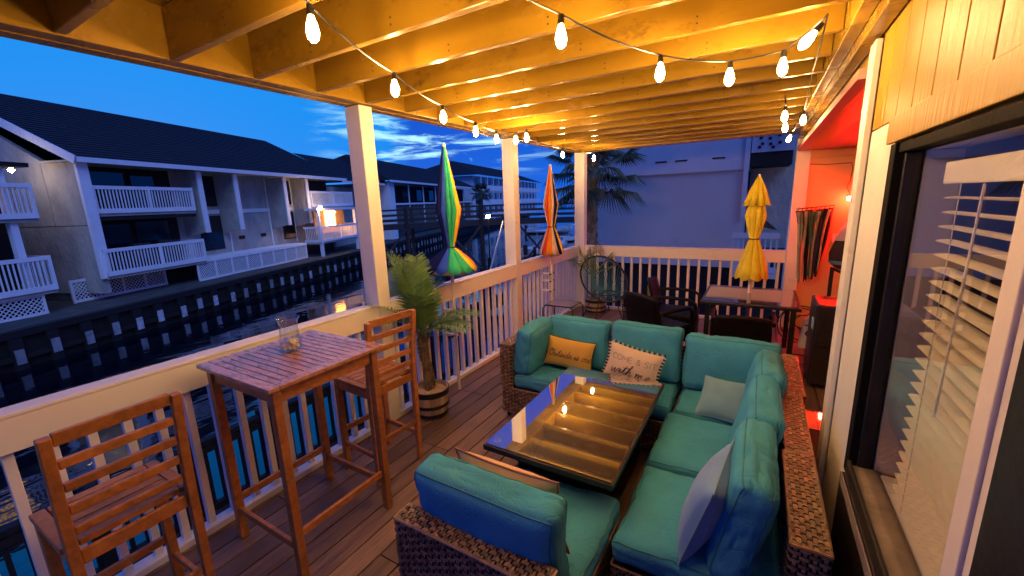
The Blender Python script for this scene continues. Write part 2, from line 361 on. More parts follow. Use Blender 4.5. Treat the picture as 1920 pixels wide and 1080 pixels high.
# bulkhead with its row of concrete piles
bk = thing('bulkhead', F(20, BD, WZ), 'dark timber sea wall with a row of pale concrete piles along the opposite canal bank', 'sea wall')
b = MB(); fbox(b, -20, 100, BD - .02, BD + .28, GZ - .16, GZ + .05); part('cap_rail', b, M_wale, bk)
b = MB(); fbox(b, -20, 100, BD + .12, BD + .25, WZ - .6, GZ - .16); part('sheet_wall', b, M_wale, bk)
b = MB(); fbox(b, -20, 100, BD - .03, BD + .12, WZ + .30, WZ + .42); part('wale', b, M_wale, bk)
b = MB(); fbox(b, -.15, .15, BD - .06, BD + .12, WZ - .5, GZ - .18); mew = b.mesh('pile', M_wale)
b = MB(); fbox(b, -.11, .11, BD - .09, BD - .061, GZ - .92, GZ - .46)
me = b.mesh('pile_face', M_pile)
for i in range(52):
    s = 4.0 + i * .86 + random.uniform(-.07, .07); o = link('pile', mew, bk); o.location = -bk.location + C2 * -1 + C2 + U * s; f_ = link('pile_face', me, o, local=True); f_.location = (0, 0, random.uniform(-.12, .08)); f_.scale = (1, 1, random.uniform(.97, 1.0)); o.rotation_euler = (0, 0, random.uniform(-.003, .003))

# ------------------------------------------------------------------ condo buildings opposite
def condo_part(name, mb, m, t, **k): return part(name, mb, m, t, **k)
FD = 18.9                                              # facade line
def railing_far(t, s0, s1, d0, d1, z0, h=1.06, step=.13, side=True):
    b = MB()
    for (za, zb, w) in ((z0 - .02, z0 + .16, .06), (z0 + h - .14, z0 + h, .06)):
        fbox(b, s0, s1, d0 - w, d0, za, zb)
        if side: fbox(b, s0, s0 + .05, d0, d1, za, zb); fbox(b, s1 - .05, s1, d0, d1, za, zb)
    mid = (s0 + s1) / 2
    for s in (s0, mid, s1 - .09): fbox(b, s, s + .09, d0 - .068, d0 - .002, z0 - .02, z0 + h + .01)
    condo_part('balcony_rail', b, M_trim, t)
    b = MB(); n = int((s1 - s0) / step)
    for i in range(1, n): fbox(b, s0 + i * step - .02, s0 + i * step + .02, d0 - .045, d0 - .015, z0 + .14, z0 + h - .12)
    if side:
        for i in range(1, int((d1 - d0) / step)):
            for s in (s0 + .012, s1 - .038): fbox(b, s, s + .026, d0 + i * step - .02, d0 + i * step + .02, z0 + .14, z0 + h - .12)
    condo_part('balusters', b, M_trim, t, kind='stuff')
    b = MB(); fbox(b, s0, s1, d0 + .002, d1, z0 - .14, z0 - .01); condo_part('balcony_floor', b, M_stucco, t)
def lattice_far(t, s0, s1, d, z0, z1, posts, step=.13):
    b = MB(); n = int((s1 - s0 + z1 - z0) / step)
    H = z1 - z0
    for sgn in (1, -1):
        for i in range(n + 1):
            a = s0 - H + i * step if sgn > 0 else s0 + i * step
            p = [(a, z0), (a + sgn * H, z1)] if sgn > 0 else [(a, z0), (a - H, z1)]
            (sa, za), (sb, zb) = p
            # clip to the panel
            def clip(sa, za, sb, zb):
                t0, t1 = 0., 1.; ds = sb - sa
                for lim, sg in ((s0, 1), (s1, -1)):
                    f0 = (sa - lim) * sg; f1 = (sb - lim) * sg
                    if f0 < 0 and f1 < 0: return None
                    if f0 < 0: t0 = max(t0, f0 / (f0 - f1))
                    if f1 < 0: t1 = min(t1, f0 / (f0 - f1))
                if t0 >= t1: return None
                return (sa + ds * t0, za + (zb - za) * t0, sa + ds * t1, za + (zb - za) * t1)
            c = clip(sa, za, sb, zb)
            if c: b.bar(F(c[0], d + (.0 if sgn > 0 else .012), c[1]), F(c[2], d + (.0 if sgn > 0 else .012), c[3]), .028, .01, up=NN)
    condo_part('lattice_panel', b, M_trim, t, kind='stuff')
    b = MB(); fbox(b, s0, s1, d - .03, d + .03, z0 - .08, z0 + .02); fbox(b, s0, s1, d - .03, d + .03, z1 - .02, z1 + .08)
    for i in range(posts + 1):
        s = lerp(s0, s1 - .09, i / posts); fbox(b, s, s + .07, d - .036, d + .036, z0 - .09, z1 + .09)
    condo_part('lattice_frame', b, M_trim, t)
def far_window(t, s0, s1, z0, z1, d):
    b = MB(); fbox(b, s0 - .06, s1 + .06, d - .05, d - .002, z0 - .06, z1 + .06)
    w = condo_part('window', b, M_wale, t)
    b = MB(); fbox(b, s0, s1, d - .062, d - .051, z0, z1); condo_part('pane', b, M_pane, w)
    return w
def shingled_roof(t, poly_lo, poly_hi, rows=26, name='roof'):   # one slope: eave edge a->b, ridge edge c->d, stepped courses
    (a, b_), (c, d_) = poly_lo, poly_hi
    mb = MB()
    a, b_, c, d_ = map(Vector, (a, b_, c, d_))
    nrm = (b_ - a).cross(c - a).normalized()
    if nrm.z < 0: nrm = -nrm
    for i in range(rows):
        t0, t1 = i / rows, (i + 1.15) / rows
        t1 = min(t1, 1)
        p0, p1 = a.lerp(c, t0), b_.lerp(d_, t0); q0, q1 = a.lerp(c, t1), b_.lerp(d_, t1)
        mb.add([p0 + nrm * .045, p1 + nrm * .045, q1 + nrm * .012, q0 + nrm * .012, p0, p1], [(0, 1, 2, 3), (4, 5, 1, 0)])
    mb.add([a, b_, d_, c], [(0, 3, 2, 1)])
    condo_part(name, mb, M_shingle, t)

WD = FD + 1.25
A = thing('condo_building', F(20, WD, GZ), 'long grey condo building with dark shingle roof, white balconies and slanted fins across the canal', 'building')
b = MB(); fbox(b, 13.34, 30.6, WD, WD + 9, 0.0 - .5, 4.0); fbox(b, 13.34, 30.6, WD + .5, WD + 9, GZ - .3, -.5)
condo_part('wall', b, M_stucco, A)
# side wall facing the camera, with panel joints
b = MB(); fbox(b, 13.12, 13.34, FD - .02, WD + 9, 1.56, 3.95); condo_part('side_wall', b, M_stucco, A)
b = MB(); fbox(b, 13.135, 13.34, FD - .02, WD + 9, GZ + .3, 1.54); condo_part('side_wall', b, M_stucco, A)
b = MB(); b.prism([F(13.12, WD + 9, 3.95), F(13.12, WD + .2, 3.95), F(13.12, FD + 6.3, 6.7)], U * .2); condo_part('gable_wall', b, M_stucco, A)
b = MB(); fbox(b, 13.05, 13.42, FD - .16, FD - .03, GZ + .9, 3.98); condo_part('corner_board', b, M_trim, A)
# roof
EV = 4.02
shingled_roof(A, (F(12.95, FD - .35, EV), F(30.9, FD - .35, EV)), (F(12.95, FD + 6, 7.2), F(33.0 - 2.6, FD + 6, 7.2)))
shingled_roof(A, (F(30.9, FD - .35, EV), F(30.9 + 2, FD + 12.5, EV)), (F(30.4, FD + 6, 7.2), F(30.4, FD + 6.01, 7.2)), name='hip_roof')
shingled_roof(A, (F(12.95, FD + 12.5, EV), F(32.9, FD + 12.5, EV)), (F(12.95, FD + 6, 7.2), F(30.4, FD + 6, 7.2)))
b = MB(); fbox(b, 12.95, 30.9, FD - .40, FD - .34, EV - .13, EV + .06); condo_part('eave_fascia', b, M_trim, A)
b = MB(); b.bar(F(12.90, FD - .38, EV - .06), F(12.90, FD + 6, 7.12), .05, .30); condo_part('verge_board', b, M_trim, A)
b = MB(); fbox(b, 12.95, 30.9, FD - .33, WD, EV - .10, EV - .03); condo_part('soffit', b, M_stucco, A)
# recessed balconies of the left bay, shade painted as a near-black back sheet
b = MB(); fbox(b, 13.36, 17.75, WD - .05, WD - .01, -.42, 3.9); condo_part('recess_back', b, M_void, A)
railing_far(A, 13.42, 17.72, FD, WD - .06, 2.01)
railing_far(A, 13.20, 17.66, FD - .18, WD - .06, -.46)
for (s0, s1, z0, z1) in ((14.0, 15.6, 2.1, 3.7), (15.9, 16.9, 2.1, 3.6), (14.2, 15.4, -.4, 1.5), (15.7, 17.2, -.4, 1.55)):
    far_window(A, s0, s1, z0, z1, WD - .06)
b = MB(); fbox(b, 13.37, 17.74, FD + .02, WD - .07, 1.70, 1.84); condo_part('beam', b, M_wale, A)
# fins
def fin(s, t, D0=FD, D1=WD):
    mb = MB(); mb.prism([F(s - .10, D0 + .02, 3.88), F(s - .10, D1, 3.88), F(s - .10, D1, .66), F(s - .10, D1 - .15, .68), F(s - .10, D0 + .02, .92)], U * .2)
    f = condo_part('fin_wall', mb, M_stucco, t)
    mb = MB(); fbox(mb, s - .13, s + .13, D0 - .06, D0 + .018, .88, 3.86); condo_part('edge_board', mb, M_trim, f)
for s in (18.22, 20.42, 24.26, 26.45): fin(s, A)
far_window(A, 18.9, 20.2, 2.25, 3.72, WD); far_window(A, 19.0, 20.25, -.1, 1.62, WD)
far_window(A, 25.2, 26.2, 2.25, 3.7, WD); far_window(A, 25.2, 26.4, -.05, 1.62, WD)
for (s0, s1) in ((18.33, 20.3), (20.55, 24.13), (24.38, 26.3)):
    mb = MB(); fbox(mb, s0, s1, WD - .06, WD - .002, 1.78, 2.0); condo_part('belt_board', mb, M_trim, A)
# sloped skirt below the middle bays and the lattice
b = MB(); fbox(b, 17.2, 25.5, FD - .12, WD + .4, -.52, -.40); condo_part('skirt_roof', b, M_trim, A)
lattice_far(A, 17.15, 25.45, FD - .1, -1.38, -.55, 8)
lattice_far(A, 12.6, 16.4, FD + .9, -1.36, -.62, 4, .15)
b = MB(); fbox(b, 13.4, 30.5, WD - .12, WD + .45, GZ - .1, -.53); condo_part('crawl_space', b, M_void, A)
for (s_, z_) in ((14.35, 2.2), (15.6, 2.15), (14.9, -.3), (16.3, -.3)):
    mb = MB(); fbox(mb, s_, s_ + .75, FD + .45, FD + .5, z_ + .35, z_ + .95); fbox(mb, s_, s_ + .75, FD + .5, FD + .95, z_ + .30, z_ + .36)
    for q_ in (s_ + .02, s_ + .68):
        fbox(mb, q_, q_ + .05, FD + .5, FD + .55, z_ - .2, z_ + .3)
    condo_part('balcony_chair', mb, M_timber, A)
for s_ in (20.75, 24.0, 26.3):
    mb = MB(); fbox(mb, s_, s_ + .07, WD - .075, WD - .01, -.4, 3.9); condo_part('downspout', mb, M_trim, A)
for s_ in (21.4, 23.1):
    mb = MB(); fbox(mb, s_, s_ + .4, WD - .05, WD - .005, .25, .45); condo_part('vent', mb, M_void, A)
for d_ in (FD + 1.6, FD + 3.6, FD + 5.6):
    mb = MB(); fbox(mb, 13.095, 13.118, d_, d_ + .06, 1.6, 3.9); condo_part('siding_joint', mb, M_stucco, A)
# right recess with upper balcony and the lit porch
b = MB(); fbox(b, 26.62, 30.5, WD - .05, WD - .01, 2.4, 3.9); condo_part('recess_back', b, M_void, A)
railing_far(A, 26.7, 32.0, FD, WD - .06, 2.01)
P = thing('porch', F(28, FD, GZ), 'small porch lit orange from inside with white railings, at the end of the long condo', 'porch')
railing_far(P, 25.9, 31.0, FD - .9, FD + .3, -.42, side=True)
b = MB(); fbox(b, 25.8, 31.1, FD - 1.0, FD - .02, 1.72, 1.88); condo_part('porch_roof', b, M_trim, P)
for s in (26.0, 30.6):
    b = MB(); fbox(b, s, s + .16, FD - .95, FD - .75, GZ - .9, 1.7); condo_part('post', b, M_trim, P)
b = MB(); fbox(b, 26.7, 30.4, FD - .10, FD - .04, .1, 1.7); condo_part('back_wall', b, M_porch if False else mat('porch_wall', (.75, .45, .18), .8, .15, 3), P)
b = MB(); fbox(b, 27.9, 29.1, FD - .14, FD - .105, .45, 1.66); condo_part('lit_window', b, M_porch, P)
b = MB(); b.lathe([(0.01, .12), (.10, .09), (.13, 0), (.10, -.09), (.01, -.12)], 12, F(26.0, FD - 1.15, 1.9)); condo_part('porch_lamp', b, M_porchlamp, P)
b = MB(); b.lathe([(0.01, .05), (.05, 0), (.01, -.05)], 8, F(28.5, FD - .55, 1.55)); condo_part('ceiling_lamp', b, M_porchlamp, P)

# left wing, nearer end of the same block
L = thing('condo_wing', F(9, FD, GZ), 'grey condo wing with two white balconies at the left edge, one lamp lit', 'building')
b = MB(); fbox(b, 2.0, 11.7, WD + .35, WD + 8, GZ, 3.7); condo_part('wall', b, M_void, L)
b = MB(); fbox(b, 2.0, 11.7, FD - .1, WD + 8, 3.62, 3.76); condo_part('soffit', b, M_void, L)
railing_far(L, 4.0, 11.64, FD, WD + .3, 1.92, 1.16)
railing_far(L, 4.0, 11.66, FD, WD + .3, -.62, 1.2)
b = MB(); fbox(b, 10.92, 11.12, FD + .1, FD + .3, 2.0, 3.61); condo_part('post', b, M_trim, L)
b = MB(); fbox(b, 10.92, 11.12, FD + .1, FD + .3, -.5, 1.76); condo_part('post', b, M_trim, L)
b = MB(); fbox(b, 9.0, 10.2, WD + .28, WD + .34, 2.1, 3.5); condo_part('lit_door', b, emitter('dim_amber', (1., .5, .12), .55), L)
b = MB(); b.lathe([(0.01, .09), (.09, 0), (.01, -.09)], 10, F(12.1, FD + 1.4, 3.62)); condo_part('wall_lamp', b, M_farlamp, L)
lattice_far(L, 8.5, 11.3, FD + .1, -1.4, -.8, 2, .15)

# second block further along, and its link
B2 = thing('condo_block', F(50, WD, GZ), 'second grey condo block with hipped dark roof, just right of the first post', 'building')
b = MB(); fbox(b, 32.5, 39.9, WD + 1, WD + 9, GZ, 3.6); condo_part('link_wall', b, M_stucco, B2)
b = MB(); fbox(b, 38.9, 71, WD + .6, WD + 10, GZ, 4.1); condo_part('wall', b, M_stucco, B2)
b = MB(); fbox(b, 38.86, 40.0, FD - .02, WD + .6, GZ, 4.1); condo_part('end_wall', b, M_trim, B2)
shingled_roof(B2, (F(38.4, FD - .4, 4.25), F(72, FD - .4, 4.25)), (F(42, FD + 6, 7.3), F(68, FD + 6, 7.3)), 18)
shingled_roof(B2, (F(38.4, FD + 13, 4.25), F(38.4, FD - .4, 4.25)), (F(42, FD + 6.01, 7.3), F(42, FD + 6, 7.3)), 18, name='hip_roof')
shingled_roof(B2, (F(32.2, FD + .2, 3.9), F(40, FD + .2, 3.9)), (F(33.5, FD + 6, 6.6), F(42, FD + 6, 6.6)), 14, name='link_roof')
b = MB(); fbox(b, 38.4, 72, FD - .45, FD - .38, 4.1, 4.3); condo_part('eave_fascia', b, M_trim, B2)
b = MB(); fbox(b, 31.2, 38.4, FD + .12, FD + .2, 3.78, 3.96); condo_part('eave_fascia', b, M_trim, B2)
b = MB(); fbox(b, 40.05, 70, WD + .5, WD + .56, 2.0, 4.0); condo_part('recess_back', b, M_void, B2)
b = MB(); fbox(b, 40.05, 70, FD + .3, WD + .5, -.4, 1.95); condo_part('screened_porch', b, mat('porch_screen', (.10, .09, .08), .8, .4, 1.0), B2)
for i in range(7):
    s = 44 + i * 4.2
    b = MB(); fbox(b, s, s + .18, FD + .22, FD + .29, -.3, 4.0); condo_part('post', b, M_trim, B2)
for i in range(6):
    s = 41.3 + i * 4.2; far_window(B2, s, s + 1.6, 2.3, 3.6, WD + .49)
b = MB(); fbox(b, 40.05, 70, FD + .12, FD + .2, 1.9, 2.08); condo_part('belt_board', b, M_trim, B2)

# white three storey block beyond the bridge
def wbox(t, name, m, *a, **k):
    bb = MB(); bb.box(*a); return part(name, bb, m, t, **k)
def hip(t, x0, x1, y0, y1, z0, z1, rows=14):
    dy = (y1 - y0) / 2
    shingled_roof(t, ((x0, y0, z0), (x1, y0, z0)), ((x0 + dy, y0 + dy, z1), (x1 - dy, y0 + dy, z1)), rows)
    shingled_roof(t, ((x1, y0, z0), (x1, y1, z0)), ((x1 - dy, y0 + dy, z1), (x1 - dy, y0 + dy + .01, z1)), rows)
    shingled_roof(t, ((x0, y1, z0), (x0, y0, z0)), ((x0 + dy, y0 + dy + .01, z1), (x0 + dy, y0 + dy, z1)), rows)
GO = Vector((-41.9, 62, 0)); GU = Vector((-.235, .972, 0)); GN = Vector((-.972, -.235, 0))
B3 = thing('apartment_block', tuple(GO + Vector((0, 0, GZ))), 'white three storey apartment block with hipped roof far behind the bridge', 'building')
def G(a, d, z): return GO + GU * a + GN * d + Vector((0, 0, z))
def gbox(name, m, a0, a1, d0, d1, z0, z1):
    mb = MB(); vs = [G(a, d, z) for z in (z0, z1) for d in (d0, d1) for a in (a0, a1)]
    mb.add(vs, [(0, 1, 3, 2), (4, 6, 7, 5), (0, 4, 5, 1), (2, 3, 7, 6), (0, 2, 6, 4), (1, 5, 7, 3)]); return part(name, mb, m, B3)
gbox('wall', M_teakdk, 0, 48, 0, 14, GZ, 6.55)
gbox('low_wing', M_teakdk, -14, -.1, 3, 14, GZ, 4.0)
shingled_roof(B3, (G(-1, -1.6, 6.6), G(49, -1.6, 6.6)), (G(7, 7, 10.0), G(41, 7, 10.0)), 16)
shingled_roof(B3, (G(-1, 15, 6.6), G(-1, -1.6, 6.6)), (G(7, 7.01, 10.0), G(7, 7, 10.0)), 16, name='hip_roof')
shingled_roof(B3, (G(-15, 2.2, 4.05), G(-.1, 2.2, 4.05)), (G(-10, 8, 6.3), G(-.1, 8, 6.3)), 12, name='wing_roof')
shingled_roof(B3, (G(-15, 14, 4.05), G(-15, 2.2, 4.05)), (G(-10, 8.01, 6.3), G(-10, 8, 6.3)), 12, name='wing_roof')
for z0 in (-1.2, 1.35, 3.95):
    gbox('balcony_band', M_trim, .2, 47, -1.5, -1.3, z0, z0 + .95)
    for k in range(14): gbox('window', M_pane, 1.2 + k * 3.3, 3.0 + k * 3.3, -.06, -.02, z0 + .2, z0 + 2.25)
for k in range(15): gbox('column', M_trim, .3 + k * 3.3, .55 + k * 3.3, -1.56, -1.505, GZ, 6.5)
for k in range(4): gbox('wing_window', M_pane, -13 + k * 3.2, -11 + k * 3.2, 2.94, 2.98, 1.9, 3.4)
gbox('wing_balcony', M_trim, -14, -.1, 2.2, 2.4, .1, 1.3)
B4 = thing('low_building', (-10, 90, GZ), 'pale blue low building on the horizon between second post and corner post', 'building')
wbox(B4, 'wall', M_teakdk, -19, -2, 80, 90, GZ, 4.6); hip(B4, -19.5, -1.5, 79.4, 90.6, 4.6, 6.4)
for i in range(6): wbox(B4, 'window', M_pane, -18 + i * 2.6, -16.6 + i * 2.6, 79.93, 79.97, 1.2, 3.2)

# ------------------------------------------------------------------ footbridge
BR = thing('footbridge', (-11, 22, WZ), 'dark timber footbridge on cross-braced piles over the canal', 'bridge')
p0 = Vector((-18.6, 17.4, 0)); p1 = Vector((-1.2, 28.6, 0)); dv = (p1 - p0).normalized(); ln = (p1 - p0).length; side = Vector((-dv.y, dv.x, 0))
def bz(t): return .42 + .20 * math.sin(math.pi * min(1, max(0, t * .9 + .1))) 
seg = 26
for k in (0, 1):
    off = side * (1.5 * k)
    for (dz, h) in ((1.06, .10), (.74, .12), (.42, .12), (.0, .26)):
        b = MB()
        for i in range(seg):
            ta, tb = i / seg, (i + 1) / seg
            b.bar(p0 + off + dv * ln * ta + Vector((0, 0, bz(ta) + dz)), p0 + off + dv * ln * tb + Vector((0, 0, bz(tb) + dz)), .06, h)
        part('rail' if dz > .2 else 'beam', b, M_timber, BR)
b = MB()
for i in range(seg):
    ta, tb = i / seg, (i + 1) / seg
    b.bar(p0 + side * .75 + dv * ln * ta + Vector((0, 0, bz(ta) + .16)), p0 + side * .75 + dv * ln * tb + Vector((0, 0, bz(tb) + .16)), 1.5, .05)
part('deck_boards', b, M_timber, BR)
np_ = 9
for i in range(np_):
    t = (i + .3) / np_
    for k in (0, 1):
        q = p0 + dv * ln * t + side * (1.5 * k - .06 + .12 * k)
        b = MB(); b.bar(q + Vector((0, 0, WZ - .8)), q + Vector((0, 0, bz(t) + 1.2)), .17, .17); part('pile', b, M_timber, BR)
    qa = p0 + dv * ln * t; qb = qa + side * 1.5
    for sgn in (0, 1):
        a, c = (qa, qb) if sgn else (qb, qa)
        b = MB(); b.bar(a + Vector((0, 0, WZ + .2)) + dv * (.10 if sgn else -.10), c + Vector((0, 0, bz(t) - .2)) + dv * (.10 if sgn else -.10), .05, .14); part('brace', b, M_timber, BR)
for i in range(np_ - 1):
    if i % 2: continue
    t = (i + .3) / np_; t2 = t + 1 / np_
    for sgn in (0, 1):
        b = MB(); b.bar(p0 + dv * ln * t - side * (.16 + .03 * sgn) + Vector((0, 0, WZ + .3 if sgn else bz(t) - .1)), p0 + dv * ln * t2 - side * (.16 + .03 * sgn) + Vector((0, 0, bz(t2) - .1 if sgn else WZ + .3)), .05, .13); part('brace', b, M_timber, BR)

# floating dock with lamp, leaning pole, boats
def dock(name, x0, x1, y0, y1, z, label, pil):
    t = thing(name, ((x0 + x1) / 2, (y0 + y1) / 2, WZ), label, 'dock')
    n = max(2, int((y1 - y0) / .9)); me = MB().box(x0, x1, 0, .84, z - .08, z).mesh('dock_board', M_timber)
    for i in range(n): o = link('dock_board', me, t); o.location = -t.location + Vector((0, y0 + i * .9, 0))
    for (x, y) in pil:
        b = MB(); b.tube([(x, y, WZ - .8), (x, y, z + .9)], .11, 8); part('piling', b, M_wale, t)
    return t
dock('dock', -9.6, -8.2, 12.5, 24, -1.95, 'narrow grey dock with dark pilings in the canal beyond the green umbrella', [(-9.7, 13), (-8.1, 15.5), (-9.7, 18.5), (-8.1, 21.5), (-9.7, 23.8)])
dock('dock', -7.4, -2.6, 33, 36, -1.9, 'short cross dock with pilings near the moored boat', [(-7.3, 33), (-5.4, 33), (-3.4, 33)])
LP = thing('dock_lamp', (-9.0, 17.5, -1.95), 'lit dock lamp on a slim pole beyond the canal railing', 'lamp')
b = MB(); b.tube([(-9.0, 17.5, -1.95), (-9.0, 17.5, 1.15)], .035, 8); part('pole', b, M_metal, LP)
b = MB(); b.lathe([(.01, .10), (.10, .05), (.10, -.06), (.01, -.08)], 12, (-9.0, 17.5, 1.2)); part('lamp_head', b, M_porchlamp, LP)
b = MB(); b.lathe([(.02, .17), (.15, .10), (.15, .08), (.02, .12)], 12, (-9.0, 17.5, 1.2)); part('lamp_cap', b, M_metal, LP)
b = MB(); b.bar((-8.85, 16.9, -2.1), (-8.35, 17.9, .95), .07, .07); tag(part('mooring_pole', b, M_pole), 'pale mooring pole leaning over the water beside the dock lamp', 'pole')
def boat(x, y, rz, label, sc=1.):
    t = thing('motor_boat', (x, y, WZ), label, 'boat', rotz=rz); L_, Wb = 5.2 * sc, 1.9 * sc
    st = [(-.5, .80, -.15, .75), (-.25, .95, -.2, .75), (.1, 1., -.2, .82), (.32, .78, -.12, .92), (.46, .35, .1, 1.05), (.5, .04, .5, 1.1)]
    b = MB(); b.sm = True
    for (u_, w_, zb, zt) in st:
        for (k, zz) in ((-1, zt), (-.92, lerp(zb, zt, .45)), (0, zb), (.92, lerp(zb, zt, .45)), (1, zt)): b.v.append((u_ * L_, k * w_ * Wb / 2, zz * .8 * sc))
    for i in range(5):
        for k in range(4): a = i * 5 + k; b.f.append((a, a + 5, a + 6, a + 1))
    b.f.append((0, 1, 2, 3, 4)); part('hull', b, M_hull, t, local=True)
    b = MB(); b.box(-.46 * L_, .2 * L_, -.36 * Wb, .36 * Wb, .40 * sc, .52 * sc); part('cockpit', b, M_sash, t, local=True)
    b = MB(); b.box(-.05 * L_, .12 * L_, -.2 * Wb, .2 * Wb, .52 * sc, 1.05 * sc); part('console', b, M_hull, t, local=True, bevel=.05)
    b = MB()
    for sx in (-.14, .14):
        for sy in (-.3, .3): b.bar((sx * L_, sy * Wb, .5 * sc), (sx * L_ * .9, sy * Wb * .95, 1.9 * sc), .05, .05)
    part('top_frame', b, M_hull, t, local=True)
    b = MB(); b.box(-.2 * L_, .2 * L_, -.36 * Wb, .36 * Wb, 1.9 * sc, 1.97 * sc); part('hard_top', b, M_hull, t, local=True)
    b = MB(); b.box(-.56 * L_, -.5 * L_, -.12, .12, .1, .95 * sc); part('outboard_motor', b, M_dark, t, local=True, bevel=.03)
    return t
boat(-13.0, 32.5, rad(75), 'white motor boat moored in front of the bridge, left of the orange umbrella')
boat(-14.5, 43, rad(60), 'white motor boat moored behind the orange umbrella', .9)
boat(-22, 52, rad(20), 'white boat far off below the apartment block', 1.2)
# faint town lights by the horizon
for i, (x, y, z) in enumerate([(-14.5, 78, 2.3), (-12.0, 78, 1.7), (-9.4, 78, 2.1), (-7.5, 78, 1.2), (-20, 60, 1.0)]):
    b = MB(); b.lathe([(.01, .2), (.2, 0), (.01, -.2)], 8, (x, y, z)); tag(part('distant_lamp', b, M_city), 'small bright lamp on the far shore, ' + ['highest of the row', 'left of the rainbow parasol tip', 'near the orange parasol tip', 'lowest by the corner post', 'in front of the apartment block'][i], 'lamp', 'far shore lamps')

# lower dock with picket rail below our deck
LD = thing('lower_dock', (-3.0, 4, WZ), 'dark lower dock with picket railing over the water below the deck', 'dock')
me = MB().box(-3.2, -1.5, 0, .138, -1.98, -1.94).mesh('dock_board', M_timber)
for i in range(62): o = link('dock_board', me, LD); o.location = -LD.location + Vector((0, -.8 + i * .145, 0))
b = MB(); b.box(-3.24, -3.12, -.8, 8.2, -.98, -.92); part('top_rail', b, M_wale, LD)
b = MB(); b.box(-3.22, -3.14, -.8, 8.2, -1.10, -1.02); b.box(-3.22, -3.14, -.8, 8.2, -1.92, -1.84); part('rail', b, M_wale, LD)
me = MB().box(-3.20, -3.16, -.02, .02, -1.86, -1.0).mesh('picket', M_wale)
for i in range(64): o = link('picket', me, LD); o.location = -LD.location + Vector((0, -.75 + i * .14, 0))
for i in range(6):
    b = MB(); b.box(-3.25, -3.10, -.85 + i * 1.8, -.70 + i * 1.8, WZ - .6, -.85); part('post', b, M_wale, LD)

# ------------------------------------------------------------------ neighbour building straight ahead
NB = thing('neighbour_building', (1, 13, GZ), 'tall blank grey stucco wall of the next building beyond the far railing', 'building')
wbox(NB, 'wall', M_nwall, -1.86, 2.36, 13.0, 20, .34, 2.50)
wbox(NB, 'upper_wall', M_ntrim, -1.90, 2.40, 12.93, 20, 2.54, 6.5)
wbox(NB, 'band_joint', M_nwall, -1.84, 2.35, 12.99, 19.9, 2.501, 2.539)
wbox(NB, 'belt_board', M_ntrim, -1.88, 2.37, 12.94, 12.99, -.1, .28)
wbox(NB, 'under_wall_shade', M_void, -1.8, 6.5, 13.1, 20, -4.5, .3)  # near-black box, the ground shade below the wall put into its colour
wbox(NB, 'corner_board', M_ntrim, 2.28, 2.39, 12.86, 12.925, 1.3, 6.5)
wbox(NB, 'recess_wall', M_stucco, 2.40, 6.5, 14.6, 20, -.2, 6.5)
wbox(NB, 'upper_balcony', M_ntrim, 2.42, 3.35, 12.95, 14.55, 2.95, 3.45)
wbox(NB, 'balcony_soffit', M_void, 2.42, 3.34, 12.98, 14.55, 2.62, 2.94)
for i, (x, z) in enumerate([(2.58, 3.27), (2.62, 3.12), (2.56, 3.04), (2.78, 3.24), (2.80, 3.10), (2.86, 3.02), (2.98, 3.30), (3.00, 3.12)]):
    wbox(NB, 'scupper', M_void, x, x + .07, 12.93, 12.948, z, z + .07)
wbox(NB, 'white_column', M_ntrim, 3.38, 3.62, 12.4, 12.6, 1.75, 6)
for k in range(3):
    b = MB(); b.tube([(3.36 + .10 * k, 12.5, -1.0), (3.36 + .10 * k, 12.5, 1.74)], .018, 6); part('conduit', b, M_metal if k % 2 else M_ntrim, NB)
for x in (0.0, .55, 1.5):
    wbox(NB, 'wall_slot', M_void, x, x + .32, 12.915, 12.928, 2.86, 2.90)
# its small balcony with white railing
NBb = thing('neighbour_balcony', (2.7, 12, 0), 'small white picket balcony on the next building behind the yellow umbrella', 'balcony')
wbox(NBb, 'top_rail', M_ntrim, 2.16, 3.20, 12.3, 12.38, .78, .92)
wbox(NBb, 'bottom_rail', M_ntrim, 2.16, 3.20, 12.3, 12.38, -.1, .04)
wbox(NBb, 'floor', M_ntrim, 2.16, 3.20, 12.31, 14.5, -.25, -.11)
for i in range(9): wbox(NBb, 'baluster', M_ntrim, 2.16 + i * .122, 2.20 + i * .122, 12.32, 12.36, .04, .78)
b = MB(); b.prism([(2.75, 12.9, 1.05), (3.15, 12.9, .95), (3.1, 12.9, 1.0), (2.8, 12.9, 1.28)], (0, .3, 0)); part('deck_chair', b, M_dark, NBb)

# roof of our own building side: pier ground below the deck (dark void keeps the water from showing under the floor)
wbox_m = MB().box(.6, 7, -4, 7.2, -5.4, -1.2); struct('near_bank', wbox_m, M_wale)

# ------------------------------------------------------------------ DECK
DK = bpy.data.objects.new('deck_floor', None); COL.objects.link(DK); DK['kind'] = 'structure'
bw = .136; gap = .009
x = -.13; k = 0
Y0, Y1 = -1.4, 7.02
while x < 4.7:
    cuts = [Y0] + sorted(random.Random(k * 13 + 5).sample([.4, 1.3, 2.27, 3.2, 4.3, 5.4, 6.1], 2)) + [Y1]
    for a, c in zip(cuts[:-1], cuts[1:]):
        Ln = c - a - .004
        b = MB()
        hw = (bw) / 2
        b.box(-hw, hw, 0, Ln, -.035, 0)
        o = part('plank', b, M_deck, DK, local=True, bevel=.004); o.location = (x + hw, a + .002, random.uniform(-.0018, .0)); 
    x += bw + gap; k += 1
b = MB(); b.box(-.16, 4.7, -1.4, 7.04, -.30, -.05); struct('deck_joist_base', b, M_wale)

